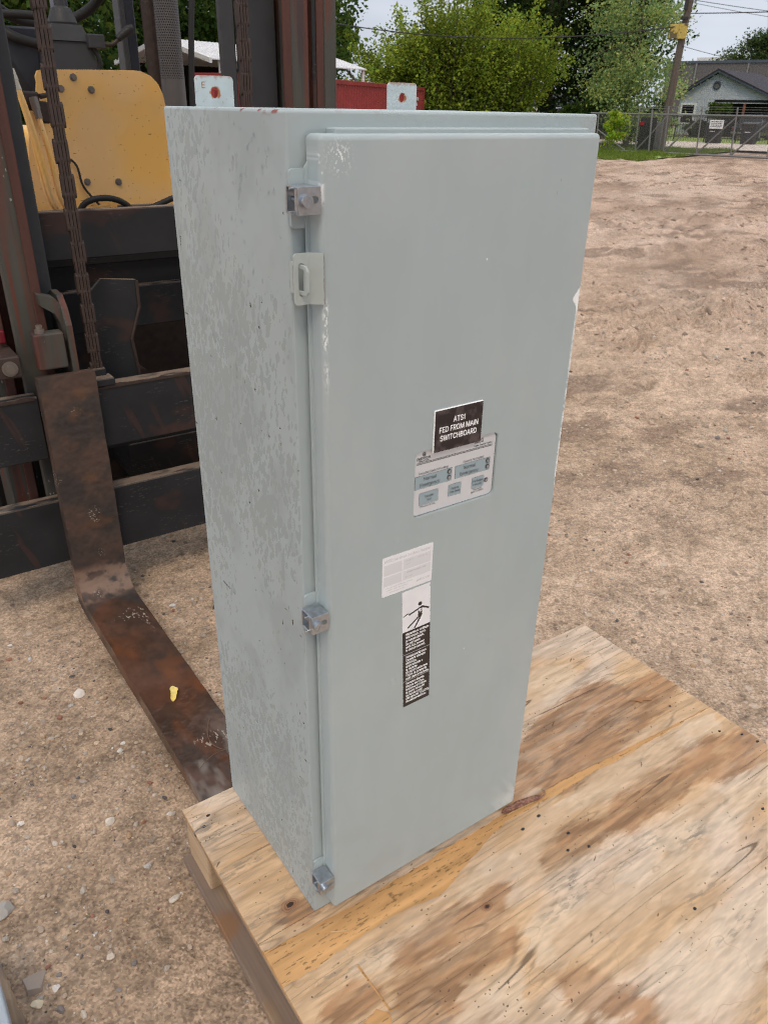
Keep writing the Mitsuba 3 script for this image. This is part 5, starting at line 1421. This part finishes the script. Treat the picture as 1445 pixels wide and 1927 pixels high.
def car(key, label, s, t, paint, L=3.2, wd=1.35, hgt=1.15, face='rear', yaw=0.0):
    lab(key, label, 'car')
    prof = Polygon([(0, 0.28), (0.02, 0.62), (0.62, 0.70), (1.02, hgt - 0.02), (1.15, hgt), (2.25, hgt), (2.75, 0.74), (3.16, 0.70), (3.2, 0.35), (3.1, 0.24), (0.1, 0.24)]).buffer(-0.03).buffer(0.03)
    def put(m):
        v = np.array(m.vertices)
        a = np.c_[v[:, 1] - wd / 2, v[:, 0], v[:, 2]] if face == 'rear' else np.c_[v[:, 0], v[:, 1], v[:, 2]]
        a = np.c_[a[:, 0] * math.cos(yaw) - a[:, 1] * math.sin(yaw), a[:, 0] * math.sin(yaw) + a[:, 1] * math.cos(yaw), a[:, 2]]
        fl = np.array(m.faces)[:, ::-1] if face == 'rear' else np.array(m.faces)
        return street(trimesh.Trimesh(a + [s, t, 0.06], fl, process=False))
    body = man(extr(prof, wd, 'y', 0))
    for x in (0.62, 2.55):
        for y in (-0.01, wd - 0.17):
            body = body - man(cyl((x, y, 0.27), (x, y + 0.18, 0.27), 0.30, 24))
    v = tm(body)
    vv = np.array(v.vertices)
    vv[:, 1] = wd / 2 + (vv[:, 1] - wd / 2) * (1 - 0.22 * np.clip((vv[:, 2] - 0.66) / 0.5, 0, 1))
    add(key + '__body', put(trimesh.Trimesh(vv, v.faces, process=False)), paint, 30)
    for x in (0.62, 2.55):
        for y in (0.01, wd - 0.17):
            add(key + '__wheel', put(cyl((x, y, 0.26), (x, y + 0.16, 0.26), 0.26, 22)), 'rubber', 30)
            add(key + '__hubcap', put(cyl((x, y - 0.004 if y < 0.1 else y + 0.155, 0.26), (x, y + 0.01 if y < 0.1 else y + 0.165, 0.26), 0.14, 16)), 'galvanised', 30)
    g1 = Polygon([(0.0, 0.72), (0.0, hgt - 0.06), (1, hgt - 0.06), (1, 0.72)])
    add(key + '__rear_window', put(trimesh.convex.convex_hull(np.array([(0.66, 0.14, 0.73), (0.66, wd - 0.14, 0.73), (0.985, 0.24, hgt - 0.06), (0.985, wd - 0.24, hgt - 0.06), (0.70, 0.14, 0.73), (1.02, wd - 0.24, hgt - 0.06)]) - [0.012, 0, 0])), 'dark_glass')
    for y in (0.05, wd - 0.19):
        add(key + '__tail_lamp', put(cbox((-0.008, y, 0.52), (0.02, y + 0.14, 0.62), 0.004)), 'car_red')
    add(key + '__number_plate', put(cbox((-0.012, wd / 2 - 0.17, 0.50), (0.015, wd / 2 + 0.17, 0.58), 0.003)), 'trim_white')
    add(key + '__bumper', put(cbox((-0.05, 0.03, 0.30), (0.06, wd - 0.03, 0.40), 0.015)), 'galvanised')
    for y in (0.085, wd - 0.10):
        q = Polygon([(0.80, 0.74), (1.08, hgt - 0.06), (2.2, hgt - 0.06), (2.58, 0.76)])
        add(key + '__side_window', put(extr(q, 0.02, 'y', y)), 'dark_glass')
    return key


car('parked_car', 'black car under the house carport behind the bins', -0.75, 17.2, 'car_black', hgt=1.22)
car('parked_car_001', 'red and silver car beyond the bright sapling', -8.6, 14.4, 'car_red', face='side')
lab('garden_table', 'small white garden table behind the bright sapling', 'table')
add('garden_table__top', street(cbox((-5.1, 13.2, 0.68), (-4.0, 13.9, 0.74), 0.01)), 'trim_white')
for x in (-5.05, -4.1):
    for y in (13.25, 13.8):
        add('garden_table__leg', street(cbox((x, y, 0.06), (x + 0.06, y + 0.06, 0.69), 0.005)), 'trim_white')
for k, (s, t, l) in enumerate(((-0.55, 11.6, 'black wheeled bin at the kerb, nearer the white notice board'), (0.95, 11.9, 'black wheeled bin at the kerb in front of the black car'))):
    key = 'wheelie_bin' + ('' if not k else '_001')
    lab(key, l, 'bin', 'bins at the kerb')
    b = trimesh.convex.convex_hull(np.array([(x * (0.27 if z < 0.5 else 0.33) + s, y * (0.25 if z < 0.5 else 0.34) + t, z) for x in (-1, 1) for y in (-1, 1) for z in (0.07, 0.86)]))
    add(key + '__tub', street(b), 'bin_black')
    add(key + '__lid', street(trimesh.convex.convex_hull(np.array([(x * 0.36 + s, y * 0.37 + t, 0.87 + (0.06 if y > 0 else 0.0) + dz) for x in (-1, 1) for y in (-1, 1) for dz in (0, 0.05)]))), 'bin_black')
    add(key + '__label', street(cbox((s - 0.12, t - 0.345, 0.55), (s + 0.12, t - 0.33, 0.58), 0.002)), 'trim_white')
    for x in (-0.28, 0.22):
        add(key + '__wheel', street(tube([(s + x, t + 0.3, 0.15), (s + x + 0.06, t + 0.3, 0.15)], 0.09, 14)), 'rubber')
IF = 'picket_fence'
lab(IF, 'thin black iron picket fence along the far side of the street', 'fence')
for z in (0.22, 1.12):
    add(IF + '__rail', street(cbox((-6.0, 13.3, z), (9.0, 13.33, z + 0.035), 0.004)), 'car_black')
for s in np.arange(-6.0, 9.1, 1.5):
    add(IF + '__post', street(cbox((s - 0.03, 13.29, 0.05), (s + 0.03, 13.35, 1.22), 0.004)), 'car_black')
add(IF + '__pickets', street(cat([cbox((s, 13.305, 0.1), (s + 0.016, 13.325, 1.2), 0.001) for s in np.arange(-5.9, 9, 0.125)])), 'car_black')
lab(IF + '__pickets', kind='stuff')
lab('barrel', 'blue barrel behind the gate left of the pale grey house', 'barrel')
add('barrel__shell', street(tube([(-4.45, 13.9, 0.06), (-4.45, 13.9, 0.1), (-4.45, 13.9, 0.35), (-4.45, 13.9, 0.65), (-4.45, 13.9, 0.78)], [0.21, 0.23, 0.25, 0.23, 0.21], 20)), 'barrel_blue', 40)
tree('spiky_shrub', 'dark spiky shrub against the pale grey house wall', 'shrub', O3 + E1 * -4.3 + E2 * 20.6, 1.0, (0.50, 0.50, 0.48), 900, 0.34, (0.05, 0.08, 0.03), 301, 0.03, 12)
tree('hanging_plant', 'green plant in the porch of the pale grey house', 'plant', O3 + E1 * -3.2 + E2 * 20.2, 1.85, (0.95, 0.5, 0.42), 2500, 0.12, (0.10, 0.16, 0.035), 303, 0.03, 20)
tree('hedge_bush', 'reddish green bush at the right edge behind the gate', 'bush', O3 + E1 * 2.1 + E2 * 15.5, 1.15, (0.9, 0.8, 0.6), 3500, 0.11, (0.09, 0.085, 0.03), 305, 0.04, 24)

# warehouse with standing seams
WH_ = 'warehouse'
lab(WH_, 'long grey metal warehouse with standing seams behind the pale house', 'warehouse')
wo = np.array([-21.0, 60.0, 0])
wf = lambda m: street(trimesh.Trimesh(np.array(m.vertices) + wo, m.faces, process=False))
add(WH_ + '__wall', wf(cbox((0, 0, 0), (45, 12, 5.75), 0.02)), 'warehouse_grey')
add(WH_ + '__seams', wf(cat([cbox((0.3 * k, -0.04, 0.0), (0.3 * k + 0.07, 0.0, 5.62), 0.004) for k in range(149)])), 'warehouse_grey')
lab(WH_ + '__seams', kind='stuff')
add(WH_ + '__eave_trim', wf(cbox((-0.1, -0.12, 5.62), (45.1, 0.05, 5.86), 0.02)), 'trim_blue')
for k in range(10):
    add(WH_ + '__downpipe', wf(cbox((2.9 + 5 * k, -0.14, 0), (3.05 + 5 * k, -0.04, 5.62), 0.01)), 'galvanised')
lab(add('far_building', street(cat(cbox((-23.0, 75, 0), (-18.6, 86, 6.75), 0.02), cbox((-23.1, 74.9, 6.5), (-18.5, 86.1, 6.95), 0.02))), 'white_metal'), 'pale flat roofed building above the left end of the warehouse', 'building')

# ================================================================== stones on the dirt
STC = np.array([(0.52, 0.45, 0.38), (0.42, 0.35, 0.29), (0.26, 0.23, 0.22), (0.12, 0.11, 0.11), (0.62, 0.58, 0.53), (0.50, 0.33, 0.20), (0.33, 0.16, 0.11), (0.55, 0.42, 0.30), (0.40, 0.31, 0.24), (0.46, 0.36, 0.28)])


def stone(size, seed, sub=1):
    g = np.random.default_rng(seed)
    m = trimesh.creation.icosphere(sub, 1.0)
    v = np.array(m.vertices)
    v = v * (0.72 + 0.5 * meshkit.noise(v * 1.4 + seed, seed)[:, None])
    for _ in range(5):
        d = g.normal(size=3)
        d /= np.linalg.norm(d)
        k = v @ d
        v = v - np.clip(k - 0.62, 0, None)[:, None] * d
    v = v * np.array([1, g.uniform(0.6, 0.95), g.uniform(0.45, 0.7)]) * size
    a = g.uniform(0, 6.28)
    return trimesh.Trimesh(np.c_[v[:, 0] * math.cos(a) - v[:, 1] * math.sin(a), v[:, 0] * math.sin(a) + v[:, 1] * math.cos(a), v[:, 2]], m.faces, process=False)


g = np.random.default_rng(5)
STI = [0, 0, 1, 1, 1, 2, 3, 4, 5, 6, 7, 7, 7, 8, 8, 8, 9, 9, 9, 0]
protos = [stone(1.0, k, 0 if k > 3 else 1) for k in range(14)]
vs, fs, cols, off = [], [], [], 0
bx = [(-0.60, 0.02, 0.0, 1.30, 4200), (0.02, 0.35, 0.36, 1.32, 1800), (-0.3, 1.0, 1.3, 2.3, 1800), (1.04, 2.6, -0.5, 1.5, 9000), (2.6, 6.0, -0.5, 4.5, 16000), (1.0, 2.6, 1.5, 3.5, 3000)]
for x0, x1, y0, y1, n in bx:
    x, y = g.uniform(x0, x1, n), g.uniform(y0, y1, n)
    dens = meshkit.fbm(np.stack([x * 2.6, y * 2.6, x * 0], -1), 3, 12)
    far = 1 + 0.45 * max(0, x0 - 1)
    for a, b, dn in zip(x, y, dens):
        if g.random() > (dn - 0.36) * 3.2:
            continue
        s = (0.0013 + 0.0020 * g.random() + 0.0080 * g.random() ** 9) * far
        p = protos[g.integers(14)]
        v = np.array(p.vertices) * s * g.uniform(0.75, 1.2, 3)
        w = g.uniform(0, 6.28)
        v = np.c_[v[:, 0] * math.cos(w) - v[:, 1] * math.sin(w) + a, v[:, 0] * math.sin(w) + v[:, 1] * math.cos(w) + b, v[:, 2] + s * 0.2]
        vs.append(v), fs.append(np.array(p.faces) + off), cols.append(np.repeat((STC[STI[g.integers(20)]] * g.uniform(0.6, 1.0))[None], len(v), 0))
        off += len(v)
# broken crumbs of dirt out on the lot
n = 26000
x, y = 2.4 + 15 * g.random(n) ** 1.5, g.uniform(-0.5, 13, n)
kk = meshkit.fbm(np.stack([x * 0.9 + y * 0.5, (y - x * 0.62) * 3.2, x * 0], -1), 4, 18)
k2 = meshkit.fbm(np.stack([x * 0.7, y * 0.7, x * 0], -1), 3, 20)
for a, b, d1, d2 in zip(x, y, kk, k2):
    if (b - 0.62 * a) > 7 or g.random() > (d2 - 0.33) * 3.0 * (0.35 + 3.2 * max(0, d1 - 0.45)):
        continue
    s = (0.005 + 0.010 * g.random() + 0.024 * g.random() ** 5) * (0.7 + 0.06 * a)
    p = protos[g.integers(4, 14)]
    v = np.array(p.vertices) * s * g.uniform(0.7, 1.3, 3) * [1.25, 1.0, 0.8]
    w = g.uniform(0, 6.28)
    v = np.c_[v[:, 0] * math.cos(w) - v[:, 1] * math.sin(w) + a, v[:, 0] * math.sin(w) + v[:, 1] * math.cos(w) + b, v[:, 2] + s * 0.1]
    vs.append(v), fs.append(np.array(p.faces) + off), cols.append(np.repeat((np.array([0.36, 0.262, 0.20]) * g.uniform(0.5, 1.3))[None], len(v), 0))
    off += len(v)
V = np.vstack(vs)
V[:, 2] += ground_z(V[:, 0], V[:, 1])
lab(add('gravel', (V, np.vstack(fs)), 'stone', False, color=np.vstack(cols)), 'loose gravel and grit strewn over the dirt', 'gravel', kind='stuff')
for x, y, s, c, l in [(-0.151, 0.967, 0.017, (0.66, 0.61, 0.55), 'chunky white stone on the dirt left of the fork blade'), (-0.445, 0.419, 0.028, (0.34, 0.32, 0.30), 'big grey stone at the left edge of the photo'),
                      (0.199, 1.215, 0.011, (0.60, 0.58, 0.55), 'pale stone between the fork heel and the cabinet'), (-0.209, 0.517, 0.012, (0.60, 0.55, 0.48), 'whitish stone on the dirt left of the pallet corner'),
                      (-0.161, 0.266, 0.012, (0.52, 0.46, 0.39), 'tan pebble close to the pallet side'), (-0.395, 0.215, 0.008, (0.64, 0.60, 0.57), 'small white angular stone beside the flat grey rubble'),
                      (-0.437, 0.250, 0.0085, (0.58, 0.36, 0.20), 'small orange stone beside the grey board'), (-0.335, 1.06, 0.013, (0.45, 0.38, 0.36), 'pinkish grey stone in the cluster at the left edge'),
                      (-0.43, 0.205, 0.011, (0.66, 0.57, 0.42), 'cream stone beside the grey board at the bottom left')]:
    m = stone(s, int(abs(x * 1000)), 2)
    m.apply_translation([x, y, float(ground_z(np.array([x]), np.array([y]))[0]) + s * 0.25])
    lab(add('stone', m, 'stone', False, color=np.tile(np.array(c), (len(m.vertices), 1))), l, 'stone')
rb = trimesh.convex.convex_hull(np.array([(-0.443, 0.262, 0), (-0.415, 0.252, 0), (-0.440, 0.228, 0), (-0.416, 0.224, 0), (-0.440, 0.256, 0.016), (-0.420, 0.258, 0.013), (-0.437, 0.231, 0.017), (-0.418, 0.227, 0.012), (-0.400, 0.262, 0.004)]))
rb.apply_translation([0, 0, float(ground_z(np.array([-0.43]), np.array([0.245]))[0]) - 0.002])
lab(add('rubble', rb, 'stone', False, color=np.tile([0.33, 0.27, 0.23], (len(rb.vertices), 1))), 'flat square piece of grey rubble at the bottom left', 'rubble')

# grey board and a blue-grey sheet at the near left edge
bd = cbox((-0.72, 0.06, 0.0), (-0.455, 0.31, 0.022), 0.003)
v, f = trimesh.remesh.subdivide_to_size(bd.vertices, bd.faces, 0.012)
v = np.array(v)
v[:, 0] += np.where(v[:, 0] > -0.47, 0.010 * (meshkit.fbm(np.c_[v[:, 1] * 90, v[:, 2] * 40, v[:, 0] * 0], 3, 3) - 0.5) - 0.09 * (v[:, 1] - 0.19), 0)
lab(add('weathered_board', trimesh.Trimesh(v, f, process=False), 'pallet_board'), 'rough grey board end lying at the bottom left edge', 'board')
lab('steel_case', 'blue grey steel case edge at the bottom left corner', 'case')
add('steel_case__shell', rbox((-0.80, -0.06, 0.023), (-0.470, 0.228, 0.125), 0.006, 16), 'blue_grey', 40)
add('steel_case__lid', rbox((-0.803, -0.063, 0.124), (-0.467, 0.231, 0.140), 0.004, 16), 'blue_grey', 40)
